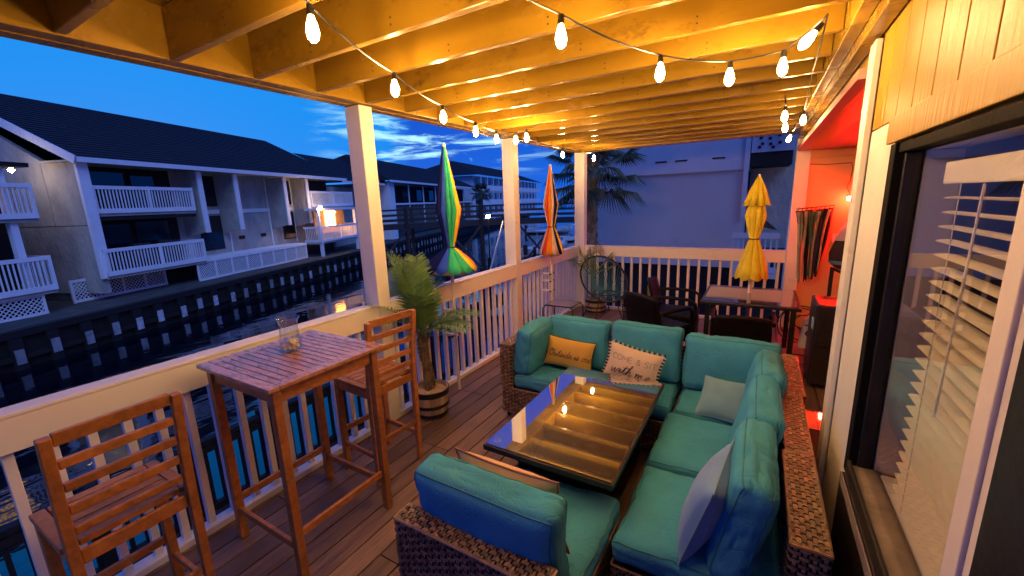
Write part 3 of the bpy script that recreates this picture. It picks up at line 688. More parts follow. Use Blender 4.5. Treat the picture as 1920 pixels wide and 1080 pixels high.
# ------------------------------------------------------------------ posts
PG = 'square white posts carrying the deck roof'
def post(x0, x1, y0, y1, z1, label):
    t = thing('post', ((x0 + x1) / 2, (y0 + y1) / 2, 0), label, 'post', PG)
    b = MB(); b.box(x0, x1, y0, y1, .001, z1); part('shaft', b, M_white, t, bevel=.006)
    return t
p1_ = post(-.166, .0, 2.36, 2.49, 2.709, 'nearest white square post, beside the potted palm and bar stool')
post(-.166, .0, 4.71, 4.845, 2.709, 'second white square post, left of the sofa arm')
post(-.085, .095, 6.95, 7.09, 2.709, 'white corner post behind the round string chair')
post(3.10, 3.26, 6.96, 7.10, 2.709, 'white end post at the right end of the far railing')

# ------------------------------------------------------------------ railings
RG = 'white deck railing between posts'
def rail_y(y0, y1, label, first=0.):
    t = thing('railing', (-.04, (y0 + y1) / 2, 0), label, 'railing', RG)
    b = MB(); b.box(-.038, -.004, y0, y1, .930, 1.088); part('face_board', b, M_rail, t, bevel=.003)
    b = MB(); b.box(-.125, -.001, y0, y1, 1.090, 1.108); part('top_rail', b, M_rail, t, bevel=.004)
    b = MB(); b.box(-.095, -.004, y0, y1, .002, .045); part('bottom_rail', b, M_rail, t, bevel=.004)
    me = MB().box(-.082, -.041, -.019, .019, .046, 1.088).mesh('baluster', M_rail)
    n = int((y1 - y0) / .131); st = (y1 - y0) / n
    for i in range(n):
        o = link('baluster', me, t, bevel=.003); o.location = -t.location + Vector((0, y0 + (i + .5) * st, 0)); o.rotation_euler = (0, 0, 0)
    return t
def rail_x(x0, x1, y, label):
    t = thing('railing', ((x0 + x1) / 2, y, 0), label, 'railing', RG)
    b = MB(); b.box(x0, x1, y + .004, y + .038, .945, 1.10); part('face_board', b, M_rail, t, bevel=.003)
    b = MB(); b.box(x0, x1, y + .001, y + .125, 1.102, 1.118); part('top_rail', b, M_rail, t, bevel=.004)
    b = MB(); b.box(x0, x1, y + .004, y + .095, .002, .042); part('bottom_rail', b, M_rail, t, bevel=.004)
    me = MB().box(-.019, .019, y + .041, y + .082, .043, 1.10).mesh('baluster', M_rail)
    n = int((x1 - x0) / .145); st = (x1 - x0) / n
    for i in range(n):
        o = link('baluster', me, t, bevel=.003); o.location = Vector((x0 + (i + .5) * st, 0, 0)) - t.location
rail_y(-1.3, 2.359, 'white deck railing nearest the camera, behind the teak bar table')
rail_y(2.492, 4.709, 'white deck railing between first and second post, behind the potted palm')
rail_y(4.847, 6.948, 'white deck railing between second post and corner post')
rail_x(.098, 3.098, 6.96, 'white deck railing across the far end behind the dining table')

# ------------------------------------------------------------------ deck roof (joists, boards, beams)
random.seed(5)
RF = thing('deck_roof', (1.5, 3, 2.9), 'open joist ceiling over the deck, painted golden cream', 'roof')
ZB = 2.712
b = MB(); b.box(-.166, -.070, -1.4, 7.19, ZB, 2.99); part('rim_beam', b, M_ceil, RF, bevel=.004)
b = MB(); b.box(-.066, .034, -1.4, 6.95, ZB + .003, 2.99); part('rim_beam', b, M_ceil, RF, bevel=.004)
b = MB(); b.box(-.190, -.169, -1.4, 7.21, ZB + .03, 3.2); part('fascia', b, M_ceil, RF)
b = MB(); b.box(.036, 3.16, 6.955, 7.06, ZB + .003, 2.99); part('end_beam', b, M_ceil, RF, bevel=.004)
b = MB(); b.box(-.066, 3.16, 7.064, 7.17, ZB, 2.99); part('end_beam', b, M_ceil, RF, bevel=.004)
me = MB().box(.036, 3.028, 0, .042, ZB + .006, 2.965).mesh('joist', M_ceil)
kk = -4
while .293 + .4215 * kk < 6.85:
    o = link('joist', me, RF, bevel=.004); o.location = -RF.location + Vector((0, .293 + .4215 * kk, random.uniform(-.004, .004))); kk += 1
me = MB().box(0, .31, -1.4, 7.17, 2.968, 2.99).mesh('ceiling_board', M_ceil)
for i in range(10):
    o = link('ceiling_board', me, RF); o.location = -RF.location + Vector((-.06 + i * .314, 0, 0))
b = MB()
for i in range(-1, 14):
    y = .293 + .4215 * i + .046
    for (x, z) in ((.05, 2.86), (.05, 2.78)):
        b.box(x, x + .03, y, y + .0015, z, z + .05)
for i in range(0, 16):
    for x in (.6, 1.2, 1.8, 2.4):
        for z in (2.93, 2.90):
            yy = .293 + .4215 * i; b.box(x, x + .008, yy - .0015, yy + .001, z - .15, z - .142)
part('nail_heads', b, M_hoop, RF, kind='stuff')
b = MB(); b.box(3.03, 3.09, -1.4, 6.95, 2.675, 2.965); part('ledger_board', b, M_ceil, RF, bevel=.004)
b = MB(); b.box(3.093, 3.155, -1.4, 6.95, 2.615, 2.965); part('ledger_board', b, M_ceil, RF, bevel=.004)
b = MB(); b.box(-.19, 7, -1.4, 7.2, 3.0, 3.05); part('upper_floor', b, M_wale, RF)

# ------------------------------------------------------------------ house wall on the right
HW = thing('house_wall', (3.2, 2, 0), 'cream plywood siding wall of the house with deep grooves, right side', 'wall')
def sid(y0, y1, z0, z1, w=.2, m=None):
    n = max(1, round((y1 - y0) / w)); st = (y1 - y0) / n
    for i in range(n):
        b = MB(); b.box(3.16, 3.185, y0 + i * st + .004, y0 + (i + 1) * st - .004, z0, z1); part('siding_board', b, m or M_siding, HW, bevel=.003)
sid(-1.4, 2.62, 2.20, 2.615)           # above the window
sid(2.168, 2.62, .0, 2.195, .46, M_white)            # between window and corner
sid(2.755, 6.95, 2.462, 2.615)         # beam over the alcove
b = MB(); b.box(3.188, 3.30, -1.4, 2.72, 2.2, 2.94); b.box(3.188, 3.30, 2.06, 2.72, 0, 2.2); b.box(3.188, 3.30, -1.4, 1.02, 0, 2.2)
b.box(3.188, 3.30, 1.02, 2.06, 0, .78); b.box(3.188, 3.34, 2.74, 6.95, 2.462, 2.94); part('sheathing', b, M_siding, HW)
b = MB(); b.box(3.132, 3.158, 2.625, 2.75, .0, 2.6); part('corner_board', b, M_white, HW, bevel=.003)
b = MB(); b.box(3.16, 3.34, 2.725, 2.752, .0, 2.46); part('corner_board', b, M_white, HW, bevel=.003)
b = MB(); b.box(3.135, 3.158, 1.0, 2.17, 2.10, 2.195); part('window_trim', b, M_siding, HW, bevel=.003)
b = MB(); b.box(3.140, 3.158, 2.07, 2.165, .0, 2.098); part('window_trim', b, M_white, HW, bevel=.003)
b = MB(); b.box(3.10, 4.7, 2.76, 6.95, 2.463, 2.51); 
AL = thing('alcove', (3.9, 5, 0), 'recessed entry nook glowing red from its lamp', 'nook')
part('soffit', b, mat('soffit_paint', (.42, .20, .16), .6, .08, 2), AL)
M_alw = mat('alcove_paint', (.66, .36, .15), .6, .06, 1.5, bump=.15, bscale=20)
b = MB(); b.box(3.262, 4.8, 7.0, 7.1, 0, 2.60); part('end_wall', b, M_alw, AL)
b = MB(); b.box(4.7, 4.8, 2.7, 7.0, 0, 2.6); part('side_wall', b, M_alw, AL)
b = MB(); b.box(3.34, 4.7, 2.62, 2.7, 0, 2.6); part('near_wall', b, M_alw, AL)
b = MB(); b.box(3.262, 4.7, 6.96, 6.995, 2.36, 2.46); part('frieze_board', b, M_alw, AL)
# wall under window is dark bronze unit
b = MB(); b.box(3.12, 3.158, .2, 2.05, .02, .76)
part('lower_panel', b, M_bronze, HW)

# window
WN = thing('window', (3.16, 1.55, .8), 'dark framed sliding window with white blinds in the right wall', 'window')
def wb(name, m, *a, par=None, bev=.003):
    bb = MB(); bb.box(*a); return part(name, bb, m, par or WN, bevel=bev)
wb('frame', MATS.get('matt_black_frame') or mat('matt_black_frame', (.006, .005, .006), .8, spec=.1), 3.130, 3.20, 1.992, 2.062, .775, 2.092)
wb('frame', mat('matt_black_frame', (.006, .005, .006), .8, spec=.1), 3.140, 3.20, .6, 1.990, 2.058, 2.090)
wb('frame', M_bronze, 3.118, 3.20, .6, 1.974, .775, .80)
wb('inner_frame', M_bronze, 3.155, 3.20, 1.965, 1.988, .83, 2.056)
wb('sill', M_alum, 3.135, 3.22, .6, 1.972, .802, .845)
wb('track', M_bronze, 3.12, 3.134, .6, 1.972, .802, .865)
wb('track', M_alum, 3.112, 3.117, .9, 2.0, .74, .79)
wb('jamb', M_sash, 3.150, 3.24, 1.085, 1.15, .866, 2.028)
wb('jamb', M_sash, 3.158, 3.24, 1.045, 1.083, .866, 2.028)
wb('reveal', M_sash, 3.205, 3.302, 1.968, 2.058, .84, 2.058)
wb('head_reveal', M_sash, 3.205, 3.302, 1.02, 1.944, 2.06, 2.19)
wb('stool_board', M_sash, 3.222, 3.34, 1.02, 1.944, .80, .846)
wb('frame', M_bronze, 3.152, 3.20, .86, 1.043, .866, 2.028)
wb('frame', M_bronze, 3.140, 3.20, .60, .858, .80, 2.028)
gp = wb('glass_pane', M_glasst, 3.172, 3.176, 1.145, 1.966, .84, 2.058, bev=0)
# blinds behind the glass
BL = thing('window_blinds', (3.24, 1.5, 2.0), 'white horizontal slat blinds half open behind the window glass', 'blinds')
b = MB(); b.box(3.215, 3.275, 1.14, 1.80, 1.945, 2.01); part('head_rail', b, M_blind, BL, bevel=.004)
R_ = Matrix.Rotation(rad(16), 4, 'Y')
b = MB()
for j in range(5):
    b.v += [(-.025 + .0125 * j, 0, .003 * math.sin(math.pi * j / 4)), (-.025 + .0125 * j, .655, .003 * math.sin(math.pi * j / 4))]
for j in range(4): b.f.append((2 * j, 2 * j + 1, 2 * j + 3, 2 * j + 2))
nv = len(b.v); b.v += [(x, y, z - .0025) for (x, y, z) in b.v[:nv]]; b.f += [tuple(i + nv for i in reversed(f)) for f in b.f[:4]]
b.f += [(0, 2, 2 + nv, nv), (8, 9, 9 + nv, 8 + nv)]
me = b.mesh('slat', M_blind)
for i in range(25):
    o = link('slat', me, BL, local=True); o.rotation_euler = (0, rad(-1), 0); o.location = Vector((3.245, 1.142, 1.905 - i * .0435)) - BL.location
for y in (1.25, 1.68):
    b = MB(); b.tube([(3.222, y, 1.945), (3.222, y, .87)], .0016, 5); part('cord', b, M_blind, BL)
    b = MB(); b.tube([(3.268, y, 1.945), (3.268, y, .87)], .0016, 5); part('cord', b, M_blind, BL)
b = MB(); b.tube([(3.212, 1.50, 1.94), (3.208, 1.52, 1.30)], .003, 6); part('wand', b, M_blind, BL)
# dim room behind
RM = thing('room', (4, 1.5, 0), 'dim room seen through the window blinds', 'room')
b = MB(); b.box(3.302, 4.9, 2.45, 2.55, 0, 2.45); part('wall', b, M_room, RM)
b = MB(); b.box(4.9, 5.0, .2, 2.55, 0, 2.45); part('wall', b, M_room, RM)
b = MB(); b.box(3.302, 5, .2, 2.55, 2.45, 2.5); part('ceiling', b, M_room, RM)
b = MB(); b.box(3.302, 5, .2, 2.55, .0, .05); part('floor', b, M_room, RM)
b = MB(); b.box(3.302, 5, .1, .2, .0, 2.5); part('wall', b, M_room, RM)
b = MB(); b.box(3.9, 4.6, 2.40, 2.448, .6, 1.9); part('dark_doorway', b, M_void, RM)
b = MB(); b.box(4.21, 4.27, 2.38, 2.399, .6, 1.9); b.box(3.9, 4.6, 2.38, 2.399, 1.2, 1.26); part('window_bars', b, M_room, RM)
#__OBJECTS__
# ================================================================== OBJECTS
# ---- string lights
def bulb_parts(t, p, dirv=(0, 0, -1), dim=False):
    p = Vector(p); d = Vector(dirv).normalized(); q = Vector((0, 0, 1)).rotation_difference(-d).to_matrix()
    def L_(prof, n, name, m, par):
        b = MB(); b.lathe(prof, n); b.v = [tuple(p + q @ (Vector(v) * .80)) for v in b.v]; return part(name, b, m, par)
    s = L_([(.001, .002), (.014, .0), (.015, -.02), (.017, -.024), (.017, -.042), (.013, -.045)], 10, 'socket', M_dark, t)
    L_([(.012, -.046), (.014, -.054), (.024, -.083), (.028, -.108), (.023, -.132), (.010, -.147), (.001, -.150)], 10, 'bulb', M_bulb2 if dim else M_bulb, t)
def string_run(label, pts, bulbs, sag=.05, hooks=()):
    t = thing('string_light', pts[0], label, 'string lights', 'warm bulb string lights under the deck ceiling')
    b = MB(); P = []
    for a, c in zip(pts[:-1], pts[1:]):
        a = Vector(a); c = Vector(c)
        for i in range(8):
            u_ = i / 8; p = a.lerp(c, u_); p.z -= sag * 4 * u_ * (1 - u_) * min(1, (c - a).length / .8); P.append(p)
    P.append(Vector(pts[-1])); b.tube(P, .0042, 6); part('cable', b, M_metal, t)
    for h in hooks:
        b = MB(); b.tube([h, (h[0], h[1], 2.70)], .003, 5); part('hook', b, M_metal, t)
    for p, d in bulbs: bulb_parts(t, p, d, p[0] > 2.7)
    return t
dn = (0, 0, -1)
A_ = [(1.66, .60, 2.69), (1.345, 1.035, 2.625), (1.005, 1.75, 2.625), (.73, 2.48, 2.62), (.54, 3.15, 2.62), (.43, 3.66, 2.62), (.40, 3.95, 2.64)]
string_run('string of warm bulbs sagging along the canal side of the ceiling', A_, [(p, dn) for p in A_[1:6]], .02)
B_ = [(.40, 3.95, 2.64), (.50, 3.92, 2.63), (.66, 3.86, 2.63), (.85, 3.9, 2.70)]
string_run('short end of string lights with two bulbs near the second post', B_, [(B_[1], dn), (B_[2], dn)], .01)
C_ = [(1.80, .80, 2.70), (2.02, 1.64, 2.635), (2.27, 2.25, 2.60), (2.55, 2.57, 2.60), (2.78, 2.62, 2.62), (2.93, 2.45, 2.69)]
string_run('string of warm bulbs crossing the middle of the ceiling above the sofa', C_, [(p, dn) for p in C_[1:5]] + [((2.915, 2.45, 2.66), (-.55, .2, -.6))], .02)
D_ = [(2.93, 2.48, 2.70), (2.96, 3.5, 2.69), (3.0, 4.6, 2.62), (2.98, 5.9, 2.60)]
string_run('string lights along the right beam with two bulbs towards the far end', D_, [(D_[2], dn), (D_[3], (-.3, 0, -1))], .03, hooks=[(3.0, 4.6, 2.62)])
string_run('two bulbs hanging one above the other from a ceiling hook on the right', [(2.84, 4.25, 2.70), (2.85, 4.2, 2.62), (2.88, 4.85, 2.61)], [((2.85, 4.2, 2.61), dn), ((2.88, 4.85, 2.60), dn)], .02)
string_run('pair of bulbs hanging beside the corner post at the far end', [(.25, 4.6, 2.70), (.26, 5.65, 2.64), (.44, 6.45, 2.63), (.5, 6.7, 2.70)], [((.26, 5.65, 2.63), (0, .2, -1)), ((.44, 6.45, 2.62), (0, .2, -1))], .03)
string_run('one bulb of the string lights at the top edge of the picture', [(1.72, .55, 2.70), (1.84, .97, 2.66), (1.9, 1.3, 2.70)], [((1.84, .95, 2.63), dn)], .0)

# ---- teak bar table
def teak_box(name, t, x0, x1, y0, y1, z0, z1, m=None, bev=.004):
    b = MB(); b.box(x0, x1, y0, y1, z0, z1); return part(name, b, m or M_teak, t, bevel=bev)
TB = thing('bar_table', (.48, 1.29, 0), 'tall teak bar table with slatted top and bottom stretchers by the railing', 'table')
tx0, tx1, ty0, ty1, tz = .13, .835, .945, 1.645, 1.115
teak_box('top_frame', TB, tx0, tx1, ty0, ty0 + .055, tz - .022, tz, M_teaktop); teak_box('top_frame', TB, tx0, tx1, ty1 - .055, ty1, tz - .022, tz, M_teaktop)
teak_box('top_frame', TB, tx0, tx0 + .07, ty0 + .056, ty1 - .056, tz - .022, tz, M_teaktop); teak_box('top_frame', TB, tx1 - .07, tx1, ty0 + .056, ty1 - .056, tz - .022, tz, M_teaktop)
n = 14; st = (ty1 - ty0 - .112) / n
for i in range(n):
    teak_box('slat', TB, tx0 + .071, tx1 - .071, ty0 + .056 + i * st + .003, ty0 + .056 + (i + 1) * st - .003, tz - .020, tz - .001, M_teaktop, .002)
for (x, y) in ((tx0 + .03, ty0 + .03), (tx1 - .075, ty0 + .03), (tx0 + .03, ty1 - .075), (tx1 - .075, ty1 - .075)):
    teak_box('leg', TB, x, x + .045, y, y + .045, .001, tz - .023)
teak_box('apron', TB, tx1 - .066, tx1 - .044, ty0 + .076, ty1 - .076, tz - .105, tz - .024); teak_box('apron', TB, tx0 + .044, tx0 + .066, ty0 + .076, ty1 - .076, tz - .105, tz - .024)
teak_box('apron', TB, tx0 + .076, tx1 - .076, ty0 + .044, ty0 + .066, tz - .105, tz - .024); teak_box('apron', TB, tx0 + .076, tx1 - .076, ty1 - .066, ty1 - .044, tz - .105, tz - .024)
teak_box('stretcher', TB, tx1 - .068, tx1 - .046, ty0 + .076, ty1 - .076, .24, .28); teak_box('stretcher', TB, tx0 + .044, tx0 + .066, ty0 + .076, ty1 - .076, .24, .28)
teak_box('stretcher', TB, tx0 + .076, tx1 - .076, ty0 + .04, ty0 + .062, .17, .21); teak_box('stretcher', TB, tx0 + .076, tx1 - .076, ty1 - .062, ty1 - .04, .17, .21)

# ---- bar stools
def make_stool(loc, rz, label):
    t = thing('bar_stool', (0, 0, 0), label, 'bar stool', 'teak bar stools', 0)
    def B(name, *a, bev=.004): return teak_box(name, t, *a, bev=bev)
    for sy in (-1, 1):
        y = sy * .19
        B('leg', -.205, -.165, y - .02, y + .02, .001, .715)
        b = MB(); b.prism([(.17, y - .018, .001), (.205, y - .018, .001), (.212, y - .018, .70), (.225, y - .018, .92), (.262, y - .018, 1.20), (.228, y - .018, 1.205), (.188, y - .018, .92), (.172, y - .018, .70)], (0, .036, 0))
        part('back_leg', b, M_teak, t, bevel=.004)
        B('side_rail', -.164, .168, y - .011, y + .011, .655, .713); B('side_stretcher', -.164, .168, y - .01, y + .01, .20, .235)
        B('seat_frame', -.215, .165, y - .025, y + .022, .716, .742)
    B('seat_frame', -.215, -.165, -.163, .163, .716, .742); B('seat_frame', .120, .165, -.163, .163, .716, .742)
    n = 5
    for i in range(n):
        x0 = -.163 + i * .0562; B('slat', x0 + .004, x0 + .052, -.162, .162, .720, .740, bev=.002)
    B('front_rail', -.2, -.18, -.168, .168, .655, .714); B('back_rail', .176, .196, -.170, .170, .655, .714)
    B('foot_rest', -.2, -.176, -.168, .168, .30, .34); B('back_stretcher', .178, .198, -.17, .17, .30, .335)
    for (z, h, dx) in ((1.185, .05, .238), (1.085, .036, .229), (.99, .036, .217), (.895, .036, .204), (.805, .03, .196)):
        b = MB(); b.box(dx - .011, dx + .011, -.170, .170, z - h / 2, z + h / 2); part('back_slat', b, M_teak, t, bevel=.004)
    t.location = loc; t.rotation_euler = (0, 0, rz)
    for c in t.children: c.location = (0, 0, 0)
    return t
# parts are built about the origin, so parent offsets stay zero
st1 = make_stool((.455, .455, 0), rad(1), 'teak bar stool nearest the camera, at the lower left corner')
dup(st1, (.395, 1.92, 0), rad(-4), 'teak bar stool on the far side of the bar table, beside the first post')

# ---- glass vase with shells
VS = thing('glass_vase', (.405, 1.33, 1.1155), 'clear hurricane glass vase standing on the bar table', 'vase')
b = MB(); b.lathe([(.001, .004), (.048, .004), (.055, .018), (.056, .06), (.050, .11), (.044, .155), (.050, .185), (.062, .198), (.0645, .199), (.0645, .197), (.053, .183), (.0475, .155), (.053, .11), (.059, .06), (.058, .014), (.050, .0), (.001, .0)], 28, VS.location); part('glass', b, M_cup, VS)
b = MB(); b.tube([(VS.location.x + .0632 * math.cos(a), VS.location.y + .0632 * math.sin(a), VS.location.z + .198) for a in [2 * math.pi * i / 28 for i in range(28)]], .0025, 6, closed=True); part('rim', b, M_cup, VS)
b = MB(); rr = random.Random(4)
for i in range(40):
    a = rr.uniform(0, 6.28); r = .040 * math.sqrt(rr.random()); z = rr.uniform(.016, .066)
    c = (VS.location.x + r * math.cos(a), VS.location.y + r * math.sin(a), VS.location.z + z)
    k = rr.uniform(.010, .016); b.lathe([(.0005, k), (k * .8, k * .55), (k, 0), (k * .7, -k * .6), (.0005, -k * .8)], 8, c, rr.uniform(.8, 1.3), rr.uniform(.8, 1.2))
tag(part('shells', b, M_shell), 'heap of tan sea shells inside the glass vase', 'shells', kind='stuff')

# ---- cushions
def cushion_mb(w, d, h, r=.05, puff=.25, N=18, seed=0, wr=.009, sag=0.):
    """rounded padded box: x = w, y = d, z = h (thin axis chosen by puff on every face)"""
    b = MB(); b.sm = True; idx = {}
    hw = Vector((w / 2, d / 2, h / 2)); thin = min(range(3), key=lambda i: hw[i])
    def mapp(p):
        q = Vector((p[0] * hw[0], p[1] * hw[1], p[2] * hw[2]))
        core = Vector([max(-(hw[i] - r), min(hw[i] - r, q[i])) for i in range(3)])
        dd = q - core
        if dd.length > 1e-9: q = core + dd.normalized() * r
        o = [i for i in range(3) if i != thin]
        u_, v_ = p[o[0]], p[o[1]]
        f = (1 - u_ * u_) * (1 - v_ * v_)
        q[thin] *= 1 + puff * f ** .6
        q[o[0]] *= 1 - .03 * (1 - v_ * v_) ; q[o[1]] *= 1 - .03 * (1 - u_ * u_)
        nv_ = noise.noise(Vector((q.x * 6 + seed * 3.1, q.y * 6, q.z * 6))) * wr * 1.6 + noise.noise(Vector((q.x * 22 + seed, q.y * 14, q.z * 14))) * wr * .6
        rid = 1 - abs(noise.noise(Vector((q.x * 9 + seed * 7, q.y * 9, q.z * 9 + 5)))) * 2
        nv_ += -wr * 1.5 * max(0, rid - .72) * 3.2 * max(abs(u_), abs(v_)) ** 2
        q += q.normalized() * nv_
        if sag and thin == 2: q.z -= sag * (u_ * u_ + v_ * v_) * .5
        return q
    for ax in range(3):
        for sg in (-1, 1):
            o = [i for i in range(3) if i != ax]
            g = []
            for i in range(N + 1):
                row = []
                for j in range(N + 1):
                    p = [0, 0, 0]; p[ax] = sg; p[o[0]] = -1 + 2 * i / N; p[o[1]] = -1 + 2 * j / N
                    key = tuple(round(c, 5) for c in p)
                    if key not in idx: idx[key] = len(b.v); b.v.append(tuple(mapp(p)))
                    row.append(idx[key])
                g.append(row)
            for i in range(N):
                for j in range(N):
                    f = (g[i][j], g[i + 1][j], g[i + 1][j + 1], g[i][j + 1])
                    flip = (sg > 0) == (ax != 1)
                    b.f.append(f if flip else tuple(reversed(f)))
    # seam piping loops
    loops = []
    for sg in (-1, 1):
        o = [i for i in range(3) if i != thin]; L = []
        edge = [(-1 + 2 * k / N, -1) for k in range(N)] + [(1, -1 + 2 * k / N) for k in range(N)] + [(1 - 2 * k / N, 1) for k in range(N)] + [(-1, 1 - 2 * k / N) for k in range(N)]
        for (u_, v_) in edge:
            p = [0, 0, 0]; p[thin] = sg; p[o[0]] = u_; p[o[1]] = v_; L.append(mapp(p))
        loops.append(L)
    return b, loops
def place(obj, c, R): obj.matrix_world = Matrix.Translation(Vector(c)) @ R.to_4x4()
def orient(xa, ya):       # local x -> xa, local y -> ya
    xa = Vector(xa).normalized(); ya = Vector(ya); ya = (ya - xa * ya.dot(xa)).normalized(); return Matrix((xa, ya, xa.cross(ya))).transposed()
def cushion(name, label, cat, c, R, w, d, h, m, mp_, group=None, **k):
    b, loops = cushion_mb(w, d, h, **k)
    t = thing(name, c, label, cat, group); t.rotation_mode = 'QUATERNION'; t.rotation_quaternion = R.to_quaternion()
    part('cover', b, m, t, local=True)
    p = MB()
    for L in loops: p.tube(L, .0038, 6, closed=True)
    part('piping', p, mp_, t, local=True)
    return t
I3 = Matrix.Identity(3)
SG = 'teal seat cushions of the wicker sectional'; BG = 'teal back cushions of the wicker sectional'
cushion('seat_cushion', 'teal seat cushion at the far left end, beside the wicker arm', 'cushion', (1.285, 3.235, .362), I3, .665, .575, .125, M_teal, M_tealpipe, SG, seed=1, r=.045, puff=.18)
cushion('seat_cushion', 'teal seat cushion below the cream worded pillow', 'cushion', (1.955, 3.235, .362), I3, .655, .575, .125, M_teal, M_tealpipe, SG, seed=2, r=.045, puff=.18)
cushion('seat_cushion', 'teal corner seat cushion under the small sage pillow', 'cushion', (2.62, 3.235, .362), I3, .655, .59, .125, M_teal, M_tealpipe, SG, seed=3, r=.045, puff=.18)
cushion('seat_cushion', 'teal seat cushion in the middle of the right row', 'cushion', (2.60, 2.585, .362), I3, .68, .66, .125, M_teal, M_tealpipe, SG, seed=4, r=.045, puff=.2)
cushion('seat_cushion', 'teal seat cushion at the near end of the right row, wrinkled', 'cushion', (2.60, 1.905, .362), I3, .68, .66, .125, M_teal, M_tealpipe, SG, seed=5, r=.045, puff=.2, wr=.010)
cushion('seat_cushion', 'teal seat cushion of the near chair, left of the right row', 'cushion', (1.915, 1.475, .362), I3, .665, .81, .125, M_teal, M_tealpipe, SG, seed=6, r=.05, puff=.2)
def lean(face, ang):      # cushion w along local x, thickness local y, height local z; face = direction its front looks
    f = Vector((*face, 0)).normalized(); x = Vector((-f.y, f.x, 0)); R = orient(x, -f)
    return Matrix.Rotation(rad(-ang), 3, x) @ R
cushion('back_cushion', 'teal cushion against the left wicker arm, facing right', 'cushion', (1.045, 3.20, .635), lean((1, 0), -8), .52, .17, .45, M_teal, M_tealpipe, BG, seed=11, r=.06, puff=.25, wr=.010)
cushion('back_cushion', 'teal back cushion behind the gold pillow', 'cushion', (1.38, 3.44, .645), lean((0, -1), 7), .60, .17, .45, M_teal, M_tealpipe, BG, seed=12, r=.055, puff=.3, wr=.008)
cushion('back_cushion', 'teal back cushion behind the cream worded pillow', 'cushion', (1.985, 3.44, .655), lean((0, -1), 8), .60, .17, .46, M_teal, M_tealpipe, BG, seed=13, r=.055, puff=.3, wr=.008)
cushion('back_cushion', 'wide teal back cushion of the corner, above the small sage pillow', 'cushion', (2.625, 3.40, .64), lean((0, -1), 10), .66, .17, .45, M_teal, M_tealpipe, BG, seed=14, r=.055, puff=.32, wr=.010)
cushion('back_cushion', 'teal back cushion in the far right corner, partly hidden by the next', 'cushion', (2.845, 3.02, .645), lean((-1, 0), 10), .56, .15, .45, M_teal, M_tealpipe, BG, seed=15, r=.06, puff=.35, wr=.010)
cushion('back_cushion', 'teal back cushion in the middle of the right row', 'cushion', (2.81, 2.50, .635), lean((-1, 0), 12), .60, .15, .46, M_teal, M_tealpipe, BG, seed=16, r=.06, puff=.3, wr=.010)
cushion('back_cushion', 'teal back cushion nearest the house wall column, at the near end', 'cushion', (2.77, 1.90, .63), lean((-1, 0), 12), .64, .15, .48, M_teal, M_tealpipe, BG, seed=17, r=.06, puff=.3, wr=.010)
cushion('back_cushion', 'blue teal back cushion of the near chair, seen from behind', 'cushion', (1.905, 1.165, .66), lean((0, 1), 6), .65, .16, .46, M_teal, M_tealpipe, BG, seed=18, r=.05, puff=.25, wr=.006)

# ---- throw pillows
def pillow_z(u_, v_, th): return th / 2 * (max(0, (1 - abs(u_) ** 2.6)) * max(0, (1 - abs(v_) ** 2.6))) ** .55
def pillow_pt(u_, v_, w, h, th, sg, seed):
    x = w / 2 * u_ * (1 - .09 * (1 - v_ * v_)); z = h / 2 * v_ * (1 - .09 * (1 - u_ * u_))
    y = -sg * pillow_z(u_, v_, th)
    y += .004 * noise.noise(Vector((x * 14 + seed, z * 14, seed))) * (1 - max(abs(u_), abs(v_)) ** 6)
    return Vector((x, y, z))
def pillow(name, label, c, R, w, h, th, m, mp_, seed=0, pipe=.004, N=22):
    t = thing(name, c, label, 'pillow'); t.rotation_mode = 'QUATERNION'; t.rotation_quaternion = R.to_quaternion()
    b = MB(); b.sm = True
    for sg in (1, -1):
        o = len(b.v)
        for i in range(N + 1):
            for j in range(N + 1): b.v.append(tuple(pillow_pt(-1 + 2 * i / N, -1 + 2 * j / N, w, h, th, sg, seed)))
        for i in range(N):
            for j in range(N):
                a = o + i * (N + 1) + j; f = (a, a + N + 1, a + N + 2, a + 1); b.f.append(f if sg > 0 else tuple(reversed(f)))
    part('cover', b, m, t, local=True)
    L = [pillow_pt(-1 + 2 * k / N, -1, w, h, th, 1, seed) for k in range(N)] + [pillow_pt(1, -1 + 2 * k / N, w, h, th, 1, seed) for k in range(N)] + [pillow_pt(1 - 2 * k / N, 1, w, h, th, 1, seed) for k in range(N)] + [pillow_pt(-1, 1 - 2 * k / N, w, h, th, 1, seed) for k in range(N)]
    if pipe: p = MB(); p.tube(L, pipe, 6, closed=True); part('piping', p, mp_, t, local=True)
    return t, L
